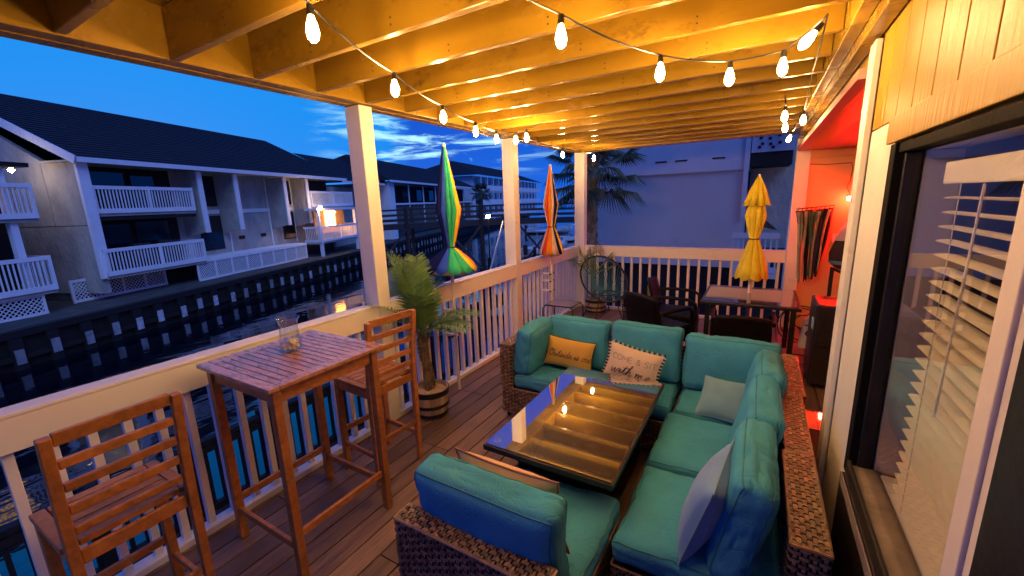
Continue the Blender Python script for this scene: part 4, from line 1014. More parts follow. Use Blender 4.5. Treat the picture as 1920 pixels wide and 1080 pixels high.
GL = {  # stroke letters in a unit cell, (width, strokes)
 'C': (.8, [[(.75, .85), (.55, 1), (.25, .95), (.05, .65), (.05, .35), (.25, .05), (.55, 0), (.75, .15)]]),
 'O': (.9, [[(.45, 1), (.15, .85), (.03, .5), (.15, .15), (.45, 0), (.75, .15), (.87, .5), (.75, .85), (.45, 1)]]),
 'M': (.95, [[(.05, 0), (.05, 1), (.47, .3), (.9, 1), (.9, 0)]]),
 'E': (.7, [[(.65, 1), (.05, 1), (.05, 0), (.65, 0)], [(.05, .52), (.55, .52)]]),
 '&': (.85, [[(.85, 0), (.25, .75), (.3, .95), (.5, .98), (.58, .8), (.15, .4), (.08, .15), (.3, 0), (.55, .08), (.8, .45)]]),
 'S': (.7, [[(.62, .85), (.4, 1), (.12, .9), (.1, .65), (.35, .52), (.6, .4), (.62, .15), (.35, 0), (.06, .15)]]),
 'I': (.25, [[(.12, 0), (.12, 1)]]), 'T': (.75, [[(.0, 1), (.72, 1)], [(.36, 1), (.36, 0)]]), ' ': (.4, []),
 'w': (.95, [[(.0, .5), (.12, .1), (.25, 0), (.42, .45), (.5, .05), (.62, 0), (.82, .5), (.95, .45)]]),
 'i': (.4, [[(.0, .1), (.18, .5), (.14, .1), (.25, 0), (.4, .15)], [(.24, .72), (.27, .76)]]),
 't': (.5, [[(.0, .1), (.3, 1.0), (.15, .2), (.25, 0), (.5, .15)], [(.02, .68), (.55, .76)]]),
 'h': (.7, [[(.0, .1), (.3, .8), (.38, 1.1), (.22, 1.0), (.08, .0), (.25, .42), (.42, .45), (.42, .1), (.52, 0), (.7, .15)]]),
 'm': (1.1, [[(.0, .35), (.1, .5), (.08, 0), (.2, .4), (.34, .48), (.36, 0), (.5, .4), (.64, .48), (.66, .1), (.8, 0), (1.1, .2)]]),
 'e': (.55, [[(.0, .2), (.35, .35), (.3, .52), (.12, .4), (.1, .1), (.3, 0), (.55, .18)]]),
 'Q': (1.0, [[(.55, 1.0), (.2, .9), (.05, .5), (.2, .08), (.5, .0), (.78, .3), (.8, .75), (.55, 1.0), (.35, .85), (.6, .7), (1.05, .95)]]),
 'u': (.7, [[(.0, .35), (.1, .5), (.1, .1), (.25, 0), (.42, .45), (.4, .1), (.52, 0), (.7, .2)]]),
 's': (.5, [[(.0, .1), (.25, .55), (.32, .2), (.2, 0), (.05, .08), (.5, .15)]]),
 'd': (.7, [[(.4, .45), (.15, .45), (.05, .15), (.2, 0), (.4, .3), (.55, 1.1), (.42, .2), (.5, 0), (.7, .15)]]),
 'o': (.6, [[(.3, .48), (.08, .35), (.08, .1), (.25, 0), (.42, .2), (.3, .48), (.6, .4)]]),
 'r': (.5, [[(.0, .3), (.12, .55), (.25, .45), (.22, .1), (.3, 0), (.5, .15)]]),
}
def write(t, text, w, h, th, seed, x0, z0, size, r, slant=0., rise=0., sp=.12, name='lettering'):
    b = MB(); cx = x0
    for ch in text:
        wd, strokes = GL[ch]
        for s_ in strokes:
            fine = []
            m_ = len(s_)
            for i in range(m_ - 1):      # smooth the polyline
                P0 = Vector(s_[max(0, i - 1)]); P1 = Vector(s_[i]); P2 = Vector(s_[i + 1]); P3 = Vector(s_[min(m_ - 1, i + 2)])
                smooth = m_ > 5
                for k in range(5 if smooth else 2):
                    q = k / (5 if smooth else 2)
                    if smooth: p = .5 * ((2 * P1) + (P2 - P0) * q + (2 * P0 - 5 * P1 + 4 * P2 - P3) * q * q + (3 * P1 - P0 - 3 * P2 + P3) * q ** 3)
                    else: p = P1.lerp(P2, q)
                    fine.append(p)
            fine.append(Vector(s_[-1])); L = []
            for p in fine:
                X = cx + (p.x + slant * p.y) * size; Z = z0 + p.y * size + rise * (X - x0)
                u_ = max(-.97, min(.97, X / (w / 2))); v_ = max(-.97, min(.97, Z / (h / 2)))
                q = pillow_pt(u_, v_, w, h, th, 1, seed); L.append((q.x, q.y - r * .4, q.z))
            b.tube(L, r, 5)
        cx += (wd + sp) * size
    part(name, b, M_ink, t, local=True)
def rollR(R, a): return R @ Matrix.Rotation(rad(a), 3, 'Y')
gw, gh, gt = .47, .27, .13
gp_, _L = pillow('lettered_pillow', 'gold lumbar pillow with black piping and black script lettering', (1.365, 3.25, .585), rollR(lean((0, -1), 18), 3), gw, gh, gt, M_gold, M_black, seed=2, pipe=.0045)
write(gp_, 'Qutside is our', gw, gh, gt, 2, -.195, -.04, .064, .0026, slant=.25, rise=0, sp=-.06)
cw, ch_, ct = .44, .30, .14
cp_, CL = pillow('lettered_pillow', 'cream pillow with black and white striped trim and two lines of lettering', (1.945, 3.175, .60), rollR(lean((0, -1), 20), 9), cw, ch_, ct, M_cream, M_cream, seed=5, pipe=0)
write(cp_, 'COME & SIT', cw, ch_, ct, 5, -.175, .025, .047, .0016, sp=.15)
write(cp_, 'with me', cw, ch_, ct, 5, -.165, -.085, .080, .0030, slant=.3, sp=-.05)
for (nm, m_, par) in (('black_tassels', M_black, 0), ('white_tassels', M_cream, 1)):
    b = MB(); tot = 0; pts = []
    m2 = len(CL)
    for i in range(m2):
        a = CL[i]; c = CL[(i + 1) % m2]; nn_ = max(1, int((c - a).length / .0105))
        for k in range(nn_): pts.append((a.lerp(c, k / nn_), (c - a).normalized()))
    for i, (p, d) in enumerate(pts):
        if i % 2 != par: continue
        outv = Vector((d.z, 0, -d.x)); b.bar(p - outv * .004, p + outv * .018, .0075, .009, up=(0, 1, 0))
    part(nm, b, m_, cp_, local=True, kind='stuff')
pillow('throw_pillow', 'small sage pillow slumped on the corner seat cushion', (2.62, 3.06, .515), rollR(lean((-.25, -1), 52), -4), .33, .33, .13, M_sage, M_sage, seed=7)
pillow('throw_pillow', 'grey blue pillow leaning on the near right back cushion', (2.635, 1.77, .63), rollR(lean((-1, .1), 16), 3), .40, .42, .15, M_blue, M_sage, seed=9)
pillow('throw_pillow', 'tan pillow with reddish piping behind the near chair back cushion', (1.90, 1.335, .665), lean((0, 1), 14), .50, .42, .15, M_tan, M_tanpipe, seed=12, pipe=.005)

# ---- wicker sectional
def weave(b, o, U_, V_, w, h, n_, cu=.034, cv=.017):
    """basket weave of flat strands over the rectangle o + U*w + V*h, normal n_"""
    o = Vector(o); U_ = Vector(U_); V_ = Vector(V_); n_ = Vector(n_)
    nu = max(2, int(round(w / cu))); nv = max(2, int(round(h / cv))); cu = w / nu; cv = h / nv
    for i in range(nu):
        for j in range(nv):
            over = (i + j) % 2 == 0
            c = o + U_ * (i + .5) * cu + V_ * (j + .5) * cv
            if over:      # strand along U bulging out
                a = U_ * cu * .58; q = V_ * cv * .43; hh = .0045
                P = [c - a - q, c - a * .5 - q + n_ * hh, c + a * .5 - q + n_ * hh, c + a - q, c - a + q, c - a * .5 + q + n_ * hh, c + a * .5 + q + n_ * hh, c + a + q]
            else:
                a = V_ * cv * .62; q = U_ * cu * .20; hh = .0035
                P = [c - a + q, c - a * .5 + q + n_ * hh, c + a * .5 + q + n_ * hh, c + a + q, c - a - q, c - a * .5 - q + n_ * hh, c + a * .5 - q + n_ * hh, c + a - q]
            b.add(P, [(0, 1, 5, 4), (1, 2, 6, 5), (2, 3, 7, 6)])
def wicker_box(b, core, x0, x1, y0, y1, z0, z1, faces):
    e = .004; core.box(x0 + e, x1 - e, y0 + e, y1 - e, z0 + e, z1 - e)
    W_, D_, H_ = x1 - x0, y1 - y0, z1 - z0
    if '-y' in faces: weave(b, (x0, y0, z0), (1, 0, 0), (0, 0, 1), W_, H_, (0, -1, 0))
    if '+y' in faces: weave(b, (x0, y1, z0), (1, 0, 0), (0, 0, 1), W_, H_, (0, 1, 0))
    if '-x' in faces: weave(b, (x0, y0, z0), (0, 1, 0), (0, 0, 1), D_, H_, (-1, 0, 0))
    if '+x' in faces: weave(b, (x1, y0, z0), (0, 1, 0), (0, 0, 1), D_, H_, (1, 0, 0))
    if 'z' in faces:
        if W_ > D_: weave(b, (x0, y0, z1), (1, 0, 0), (0, 1, 0), W_, D_, (0, 0, 1), .024, .017)
        else: weave(b, (x0, y0, z1), (0, 1, 0), (1, 0, 0), D_, W_, (0, 0, 1), .024, .017)
    # rolled edge strands
    for (ya, yb) in (((x0, y0), (x1, y0)), ((x1, y0), (x1, y1)), ((x1, y1), (x0, y1)), ((x0, y1), (x0, y0))):
        b.tube([(*ya, z1 - .002), ((ya[0] + yb[0]) / 2, (ya[1] + yb[1]) / 2, z1 + .001), (*yb, z1 - .002)], .0065, 6)
def module(label, base, backs):
    x0, x1, y0, y1 = base
    t = thing('sofa_section', ((x0 + x1) / 2, (y0 + y1) / 2, 0), label, 'sofa', 'brown wicker sections of the sectional sofa')
    b = MB(); core = MB(); wicker_box(b, core, x0, x1, y0, y1, .055, .298, ('-y', '-x', '+x', '+y'))
    part('seat_frame', core, M_wickbase, t); part('woven_base', b, M_wick, t, kind='stuff')
    for (nm, bx, faces) in backs:
        b = MB(); core = MB(); wicker_box(b, core, *bx, faces)
        p = part(nm, core, M_wickbase, t); part('woven_cover', b, M_wick, p, kind='stuff')
    for (x, y) in ((x0 + .04, y0 + .04), (x1 - .04, y0 + .04), (x0 + .04, y1 - .04), (x1 - .04, y1 - .04)):
        b = MB(); b.lathe([(.001, .001), (.018, .001), (.022, .054), (.001, .054)], 10, (x, y, 0)); part('foot', b, M_dark, t)
module('wicker sofa section at the far left with the left arm', (.84, 1.618, 2.94, 3.66), [('arm', (.835, .945, 2.935, 3.54, .30, .70), ('-y', '-x', '+x', 'z')), ('backrest', (.835, 1.618, 3.545, 3.66, .30, .70), ('-y', '+y', '-x', 'z'))])
module('armless wicker sofa section left of the corner section', (1.632, 2.275, 2.94, 3.66), [('backrest', (1.632, 2.275, 3.545, 3.66, .30, .70), ('-y', '+y', 'z'))])
module('wicker corner section under the sage pillow', (2.29, 3.065, 2.94, 3.67), [('backrest', (2.29, 2.945, 3.555, 3.67, .30, .70), ('-y', '+y', 'z')), ('backrest', (2.95, 3.065, 2.92, 3.67, .30, .70), ('-x', '+x', '-y', '+y', 'z'))])
module('armless wicker section in the middle of the right row', (2.275, 3.045, 2.235, 2.905), [('backrest', (2.935, 3.045, 2.235, 2.905, .30, .70), ('-x', '+x', '-y', '+y', 'z'))])
module('wicker section at the near end of the right row', (2.275, 3.045, 1.575, 2.222), [('backrest', (2.925, 3.045, 1.575, 2.222, .30, .70), ('-x', '+x', '-y', '+y', 'z'))])
module('wicker chair section nearest the camera with its back towards us', (1.56, 2.225, .985, 1.86), [('backrest', (1.555, 2.235, .985, 1.075, .30, .70), ('-x', '+x', '-y', '+y', 'z'))])

# ---- coffee table
CT = thing('coffee_table', (1.85, 2.36, 0), 'low table with dark mirror glass top reflecting the ceiling, inside the sectional', 'table')
b = MB(); b.box(1.47, 2.228, 1.735, 3.0, .545, .578); part('table_rim', b, M_metal, CT, bevel=.004)
b = MB(); b.box(1.482, 2.216, 1.747, 2.988, .579, .5845); part('glass_top', b, M_tglass, CT)
b = MB(); core = MB(); wicker_box(b, core, 1.60, 2.10, 1.90, 2.84, .03, .54, ('-y', '-x', '+x', '+y')); p = part('pedestal', core, M_wickbase, CT); part('woven_cover', b, mat('dark_wicker', (.03, .022, .018), .4, .3, 30, bump=.1, island=.6), p, kind='stuff')
for (x, y) in ((1.53, 1.80), (2.165, 1.80), (1.53, 2.93), (2.165, 2.93)):
    b = MB(); b.lathe([(.001, .0028), (.020, .0025), (.022, .0)], 16, (x, y, .5848)); part('suction_pad', b, thin_glass('pad_glass', (.8, .85, .9), 1.5, .2, .15) if 'pad_glass' not in MATS else MATS['pad_glass'], CT)

# ---- palms
def frond(b, base, d, L_, droop, nleaf=30, leafL=.2, w=.006, stem=None):
    d = Vector(d).normalized(); p = Vector(base); pts = [p.copy()]; dd = d.copy(); n = 16
    for i in range(n):
        dd = (dd + Vector((0, 0, -droop / n))).normalized(); p = p + dd * L_ / n; pts.append(p.copy())
    if stem is not None: stem.tube(pts, [lerp(.007, .002, i / n) for i in range(n + 1)], 5)
    for i in range(nleaf):
        t = .18 + .82 * i / nleaf; k = min(n - 1, int(t * n)); q = pts[k].lerp(pts[k + 1], t * n - k); tg = (pts[k + 1] - pts[k]).normalized()
        sidev = tg.cross(Vector((0, 0, 1)));
        if sidev.length < .05: sidev = Vector((1, 0, 0))
        sidev.normalize(); upv = sidev.cross(tg)
        ll = leafL * math.sin(math.pi * (.12 + .8 * t)) ** .6
        for s in (-1, 1):
            v = (sidev * s * .95 + tg * .75 + upv * .28 + Vector([random.uniform(-.1, .1) for _ in range(3)])).normalized()
            m_ = q + v * ll * .55 + Vector((0, 0, -.01)); e = q + v * ll + Vector((0, 0, -.04 * ll / .2)); ww = v.cross(upv).normalized() * w
            b.add([q - ww * .4, q + ww * .4, m_ + ww, m_ - ww, e], [(0, 1, 2, 3), (3, 2, 4)])
def barrel(t, c, r0, r1, H, n=20):
    for i in range(n):
        a0, a1 = 2 * math.pi * (i + .03) / n, 2 * math.pi * (i + .97) / n; b = MB(); vs = []
        for k in range(5):
            z = H * k / 4; r = lerp(r0, r1, k / 4) + .012 * math.sin(math.pi * k / 4)
            for rr_ in (r, r - .016):
                for a in (a0, a1): vs.append((c[0] + rr_ * math.cos(a), c[1] + rr_ * math.sin(a), c[2] + z))
        fs = []
        for k in range(4):
            o = 4 * k; fs += [(o, o + 1, o + 5, o + 4), (o + 3, o + 2, o + 6, o + 7), (o + 2, o, o + 4, o + 6), (o + 1, o + 3, o + 7, o + 5)]
        fs += [(0, 2, 3, 1), (16, 17, 19, 18)]; b.add(vs, fs); part('stave', b, M_barrel, t)
    for z, hh in ((.12, .03), (.45, .03), (.90, .05)):
        k = z; r = lerp(r0, r1, k) + .012 * math.sin(math.pi * k) + .003
        b = MB(); b.lathe([(r, -hh / 2), (r + .004, -hh / 2), (r + .004, hh / 2), (r, hh / 2)], 32, (c[0], c[1], c[2] + z * H)); part('hoop', b, M_hoop, t)
    b = MB(); b.sm = True; b.v.append((c[0], c[1], c[2] + H * .86))
    for ring in range(1, 7):
        for k in range(24):
            a = 2 * math.pi * k / 24; r = (r1 - .018) * ring / 6; b.v.append((c[0] + r * math.cos(a), c[1] + r * math.sin(a), c[2] + H * .86 + .012 * noise.noise(Vector((r * 30 * math.cos(a), r * 30 * math.sin(a), 3)))))
    b.f += [(0, 1 + k, 1 + (k + 1) % 24) for k in range(24)]
    for ring in range(5):
        for k in range(24): a = 1 + ring * 24; b.f.append((a + k, a + 24 + k, a + 24 + (k + 1) % 24, a + (k + 1) % 24))
    part('soil', b, M_sand, t)
PB = thing('barrel_planter', (.215, 2.675, 0), 'half barrel planter with dark hoops beside the first post', 'planter')
barrel(PB, (.215, 2.675, .002), .135, .165, .27)
def palm_trunk(b, p0, p1, r0, r1, rings=14, bend=.02):
    b.sm = False; p0 = Vector(p0); p1 = Vector(p1)
    for i in range(rings):
        t0 = i / rings; c = p0.lerp(p1, t0) + Vector((bend * math.sin(t0 * 5), bend * math.cos(t0 * 4), 0)); r = lerp(r0, r1, t0); h = (p1 - p0).length / rings
        m_ = 9
        for k in range(m_):
            a = 2 * math.pi * (k + .5 * (i % 2)) / m_; rd = Vector((math.cos(a), math.sin(a), 0)); tn = Vector((-rd.y, rd.x, 0)); q = c + rd * r * .8
            b.add([q - tn * r * .38, q + tn * r * .38, q + tn * r * .30 + rd * r * .30 + Vector((0, 0, h * .75)), q - tn * r * .30 + rd * r * .30 + Vector((0, 0, h * .75)), q + rd * r * .12 + Vector((0, 0, h * 1.35))], [(0, 1, 2, 3), (3, 2, 4)])
    b.tube([p0, p0.lerp(p1, .5) + Vector((bend * math.sin(2.5), bend * math.cos(2), 0)), p1], [r0 * .85, r0 * .82, r1 * .85], 10)
PP = thing('potted_palm', (.19, 2.68, .24), 'young date palm with scaly trunk growing in the half barrel planter', 'palm')
b = MB(); palm_trunk(b, (.19, 2.68, .20), (.10, 2.76, .70), .045, .04); part('trunk', b, M_trunk, PP)
rr = random.Random(3); random.seed(3)
top = Vector((.10, 2.76, .72)); b = MB(); sb = MB()
for (dx, dy, dz, L_, dr) in ((-.35, -.02, 1.0, .85, .5), (-.18, .12, 1.0, .82, .4), (-.05, -.15, 1.0, .80, .5), (-.55, .15, .9, .85, .8), (-.5, -.25, .9, .80, .8), (.75, .35, .85, .62, 1.2), (.85, .0, .65, .60, 1.1), (.6, .6, .8, .6, 1.1), (-.2, -.5, .9, .7, 1.0), (-.3, .5, .9, .78, .8), (.25, -.35, 1.0, .65, 1.0), (-.45, .05, 1.0, .75, .6), (-.12, .02, 1.0, .72, .3), (-.3, -.1, 1., .9, .5), (-.28, .2, 1., .86, .6)):
    dx *= .78; L_ *= .92
    frond(b, top, (dx, dy, dz), L_, dr, 48, .22, .0042, sb)
    frond(b, top, (dx + random.uniform(-.15, .15), dy + random.uniform(-.15, .15), dz), L_ * random.uniform(.75, .95), dr * random.uniform(.8, 1.3), 44, .20, .0042, sb)
part('fronds', b, M_leaf, PP, kind='stuff'); part('stems', sb, M_leaf, PP)
b = MB()
for i in range(12):
    a = i * .52; b.tube([top + Vector((.03 * math.cos(a), .03 * math.sin(a), -.06)), top + Vector((.07 * math.cos(a), .07 * math.sin(a), .06))], [.012, .003], 5)
part('stubs', b, M_trunk, PP)

def fan_leaf(b, base, d, pet, R_, nb=26, spread=150, droop=.3, w=.018, stem=None):
    base = Vector(base); d = Vector(d).normalized(); hub = base + d * pet + Vector((0, 0, -.15 * pet))
    if stem is not None: stem.tube([base, base.lerp(hub, .5) + Vector((0, 0, .04 * pet)), hub], [.014, .010, .008], 5)
    sidev = d.cross(Vector((0, 0, 1)));
    if sidev.length < .1: sidev = Vector((1, 0, 0))
    sidev.normalize(); upv = sidev.cross(d)
    for i in range(nb):
        a = rad(-spread + 2 * spread * i / (nb - 1)); v = (d * math.cos(a) + sidev * math.sin(a) + upv * (.18 - .25 * abs(math.sin(a)))).normalized()
        L_ = R_ * (1 - .25 * abs(a) / rad(spread)) * random.uniform(.88, 1.05); wd = v.cross(upv).normalized() * w
        m_ = hub + v * L_ * .55 ; e = hub + v * L_ + Vector((0, 0, -droop * L_ * .6)); fold = upv * w * .6
        b.add([hub, m_ - wd + Vector((0, 0, -.03 * L_)), m_ + fold, m_ + wd + Vector((0, 0, -.03 * L_)), e, e + wd * .2], [(0, 1, 2), (0, 2, 3), (1, 4, 2), (2, 5, 3), (2, 4, 5)])
# corner planter with small fan palm
PB2 = thing('barrel_planter', (.40, 6.72, 0), 'small barrel planter under the round string chair in the far corner', 'planter')
barrel(PB2, (.40, 6.72, .002), .15, .175, .23, 16)
PP2 = thing('potted_palm', (.36, 6.72, .2), 'small fan palm in the corner behind the round string chair', 'palm')
b = MB(); sb = MB(); random.seed(11)
sb.tube([(.36, 6.72, .2), (.33, 6.74, .62)], [.025, .02], 8)
for (dx, dy, dz, pet, R_) in ((-.75, -.1, .75, .42, .26), (-.4, -.1, 1, .5, .24), (.2, -.1, 1.1, .52, .24), (.7, -.2, .9, .48, .24), (.95, .0, .7, .42, .20), (-.05, -.35, .55, .30, .26), (-.15, .0, 1.3, .45, .2)):
    fan_leaf(b, (.33, 6.74, .62), (dx, dy, dz), pet, R_, 18, 120, .4, .009, sb)
part('fan_leaves', b, mat('palm_leaf_bright', (.16, .19, .03), .5, .3, 6, bump=0, island=.35), PP2, kind='stuff'); part('stems', sb, M_leaf, PP2)
# big cabbage palm outside the corner
def big_palm(loc, h, lean_, R_, n, label, seed, s=1., pet=.8):
    random.seed(seed); t = thing('palm_tree', loc, label, 'palm tree'); loc = Vector(loc); topp = loc + Vector((lean_[0], lean_[1], h))
    b = MB(); palm_trunk(b, loc, topp, .20 * s, .17 * s, 26, .03); part('trunk', b, M_trunk, t)
    b = MB(); sb = MB()
    for i in range(n):
        a = i * 2.399; el = lerp(1.1, -.75, (i + .5) / n); d = Vector((math.cos(a) * math.cos(el), math.sin(a) * math.cos(el), math.sin(el)))
        fan_leaf(b, topp + Vector((0, 0, random.uniform(-.25, .1))), d, pet * random.uniform(.8, 1.1), R_ * random.uniform(.85, 1.1), 30, 125, .45 + .3 * (el < 0), .020 * s, sb)
    part('fan_leaves', b, M_leafdk, t, kind='stuff'); part('leaf_stems', sb, M_leafdk, t)
    b = MB()
    for i in range(16):
        a = i * .8; b.bar(topp + Vector((.15 * math.cos(a), .15 * math.sin(a), -.9 + .05 * i)), topp + Vector((.34 * math.cos(a), .34 * math.sin(a), -.62 + .05 * i)), .05, .02)
    part('leaf_stubs', b, M_trunk, t)
big_palm((-.80, 9.5, GZ - .5), 4.7, (.12, 0), .62, 26, 'large cabbage palm with dark fan leaves just beyond the corner post', 21, 1., .72)
big_palm((-32.0, 50, GZ), 4.9, (.2, 0), .85, 22, 'distant dark palm in front of the white apartment block', 22, 1.6, 1.0)

# ---- folded parasols
def parasol(name, label, base, H_top, z_waist, z_bot, r_mid, r_waist, r_bot, cols, nf=16, pole_r=.017, tier=None, seed=0, zpole=0.0, canopy_x=0., hem=None):
    x, y = base; t = thing(name, (x, y, zpole), label, 'umbrella')
    b = MB(); b.tube([(x, y, zpole), (x + canopy_x * .5, y, H_top - .03)], pole_r, 10); part('pole', b, M_pole, t)
    b = MB(); b.lathe([(.001, .035), (.012, .03), (.016, .01), (.016, -.03)], 10, (x + canopy_x * .5, y, H_top)); part('finial', b, M_pole, t)
    rs = random.Random(seed)
    def panel(zs, rad_f, fold, jj):
        # jj-th gore: ridge-valley cloth hanging in folds
        per = 6; mb = MB(); mb.sm = True; m_ = len(zs)
        for i, (z, r, f_) in enumerate(zs):
            for k in range(per + 1):
                a = 2 * math.pi * (jj + k / per) / len(cols)
                ph = math.sin(math.pi * k / per)
                rr_ = r * (1 - f_ * (1 - ph)) * (1 + .06 * math.sin(3 * a + z * 5 + seed))
                zz = z - (.028 * ph if i == m_ - 1 else 0) * (fold)
                mb.v.append((x + canopy_x * .5 + rr_ * math.cos(a), y + rr_ * math.sin(a), zz))
        for i in range(m_ - 1):
            for k in range(per): a = i * (per + 1) + k; mb.f.append((a, a + 1, a + per + 2, a + per + 1))
        return mb
    zs = []
    n = 9
    for i in range(n):
        u_ = i / (n - 1); zs.append((lerp(H_top, z_waist, u_), lerp(.014, r_mid, min(1, u_ * 1.6)) if u_ < .62 else lerp(r_mid, r_waist, (u_ - .62) / .38), .14 + .12 * u_))
    for i in range(1, 6):
        u_ = i / 5; zs.append((lerp(z_waist, z_bot, u_), lerp(r_waist, r_bot, u_ ** .9), .18 - .13 * u_))
    for j, c in enumerate(cols):
        if not isinstance(c, (tuple, list)):
            m = MATS['canopy_' + c] if c != 'Y' else M_umbY
            part('canopy_panel', panel(zs, 0, 1.2, j), m, t, bevel=0).modifiers.new('thick', 'SOLIDIFY').thickness = .002
    if seed != 8:
        b = MB(); m_ = MB(); m_.lathe([(r_waist * .8, z_waist - .02), (r_bot * .6, lerp(z_waist, z_bot, .7)), (r_bot * .86, z_bot - .008), (r_bot * .84, z_bot - .035), (r_bot * .6, z_bot - .06)], 24, (x, y, 0)); part('canopy_hem', m_, MATS['canopy_cream'], t)
    b = MB(); b.tube([(x + canopy_x * .5 + (r_waist + .004) * math.cos(2 * math.pi * k / 16), y + (r_waist + .004) * math.sin(2 * math.pi * k / 16), z_waist) for k in range(16)], .007, 6, closed=True); part('tie', b, M_black, t)
    for k in range(4):
        a = k * 1.57 + .4; b = MB(); b.tube([(x, y, z_waist - .02), (x + r_bot * .75 * math.cos(a), y + r_bot * .75 * math.sin(a), z_bot + .03)], .004, 5); part('rib', b, M_pole, t)
    if tier:
        zt, r_t = tier
        zz = [(H_top + .004, .017, .1), (lerp(H_top, zt, .5), r_t * .62, .25), (zt, r_t, .35)]
        for j, c in enumerate(cols): part('vent_panel', panel(zz, 0, .6, j), M_umbY, t).modifiers.new('thick', 'SOLIDIFY').thickness = .002
    return t
cG = ['orange', 'yellow', 'green', 'navy', 'blue', 'cream', 'purple', 'pink', 'green', 'green', 'yellow', 'red']
PU = parasol('parasol', 'folded rainbow striped parasol with cream scalloped hem, by the potted palm', (.13, 3.20), 2.46, 1.51, 1.31, .125, .042, .27,
        ['yellow', 'orange', 'red', 'cream', 'purple', 'pink', 'blue', 'navy', 'navy', 'blue', 'green', 'green'], seed=3)
PU2 = parasol('parasol', 'folded orange and cream striped parasol near the corner post', (.14, 5.50), 2.39, 1.55, 1.19, .11, .05, .19,
        ['yellow', 'cream', 'purple', 'blue', 'pink', 'red', 'purple', 'cream', 'red', 'orange', 'cream', 'navy'], seed=5)
PU3 = parasol('table_parasol', 'folded yellow two tier parasol standing through the dining table', (2.70, 5.70), 2.11, 1.40, .95, .115, .05, .185, ['Y'] * 8, seed=8, tier=(1.80, .15), pole_r=.022)
for (x, y) in ((.13, 3.20), (.14, 5.50)):
    t = thing('pole_clamp', (x - .05, y, .70), 'white clamp bracket holding the ' + ('rainbow' if y < 4 else 'orange') + ' parasol pole to the railing', 'clamp', 'parasol clamps')
    for z in (.60, .75, .86):
        b = MB(); b.box(.002, x + .02, y - .02, y + .02, z - .012, z + .012); part('bracket', b, M_pole, t, bevel=.003)
        b = MB(); b.tube([(x, y - .06, z), (x, y + .06, z)], .007, 6); b.lathe([(.001, .014), (.014, .007), (.014, -.007), (.001, -.014)], 8, (x, y - .06, z)); b.lathe([(.001, .014), (.014, .007), (.014, -.007), (.001, -.014)], 8, (x, y + .06, z)); part('knob', b, M_dark, t)

# ---- side table, string chair
ST = thing('side_table', (.36, 5.38, 0), 'small black framed side table with grey glass top by the railing', 'table')
b = MB(); b.tube([(.17, 5.21, .45), (.57, 5.21, .45), (.57, 5.56, .45), (.17, 5.56, .45)], .011, 8, closed=True); part('frame', b, M_metal, ST)
b = MB(); b.box(.175, .565, 5.215, 5.555, .452, .458); part('glass_top', b, black_glass('side_glass', (.25, .25, .28), .12, .12), ST)
for (x, y, sx, sy) in ((.17, 5.21, -1, -1), (.57, 5.21, 1, -1), (.57, 5.56, 1, 1), (.17, 5.56, -1, 1)):
    b = MB(); b.tube([(x, y, .445), (x + sx * .03, y + sy * .02, .40), (x + sx * .035, y + sy * .025, .003)], .010, 8); part('leg', b, M_metal, ST)
EC = thing('string_chair', (.66, 6.42, 0), 'round acapulco style chair with blue strings on black wire legs', 'chair')
rimc = Vector((.60, 6.50, .64)); ax1 = Vector((.40, -.02, -.09)); ax2 = Vector((-.05, .22, .32)); nrm = ax1.cross(ax2).normalized()
if nrm.y > 0: nrm = -nrm
rim = [rimc + ax1 * math.cos(a) + ax2 * math.sin(a) for a in [2 * math.pi * i / 48 for i in range(48)]]
b = MB(); b.tube(rim, .016, 8, closed=True); part('rim', b, M_metal, EC)
M_str = mat('blue_string', (.05, .26, .34), .5, .2, bump=0)
hubc = rimc - nrm * -.0 + Vector((.04, .10, -.26)); hub = [hubc + (ax1 * .28) * math.cos(a) + Vector((0, .10, -.02)) * math.sin(a) for a in [2 * math.pi * i / 48 for i in range(48)]]
b = MB(); b.tube(hub, .009, 6, closed=True); part('hub_ring', b, M_metal, EC)
b = MB()
for i in range(48):
    a, c = rim[i], hub[i]; m_ = a.lerp(c, .5) + Vector((0, .05, -.03)); b.tube([a, a.lerp(m_, .6), m_, m_.lerp(c, .6), c], .005, 4)
part('strings', b, M_str, EC, kind='stuff')
b = MB()
for i in range(12): b.tube([hub[i * 4], hub[(i * 4 + 22) % 48]], .006, 4)
part('seat_strings', b, M_str, EC, kind='stuff')
for (x, y) in ((.61, 6.08), (.97, 6.38), (.60, 6.84), (.30, 6.4)):
    d = Vector((x, y, 0)) - Vector((.63, 6.5, 0)); s_ = Vector((.63, 6.5, .40)) + d * .5; b = MB(); b.tube([s_, Vector((x, y, .004))], .009, 8); part('leg', b, M_metal, EC)
b = MB(); b.tube([(.63 + .2 * math.cos(a), 6.5 + .2 * math.sin(a), .40) for a in [2 * math.pi * i / 20 for i in range(20)]], .009, 6, closed=True); part('leg_ring', b, M_metal, EC)

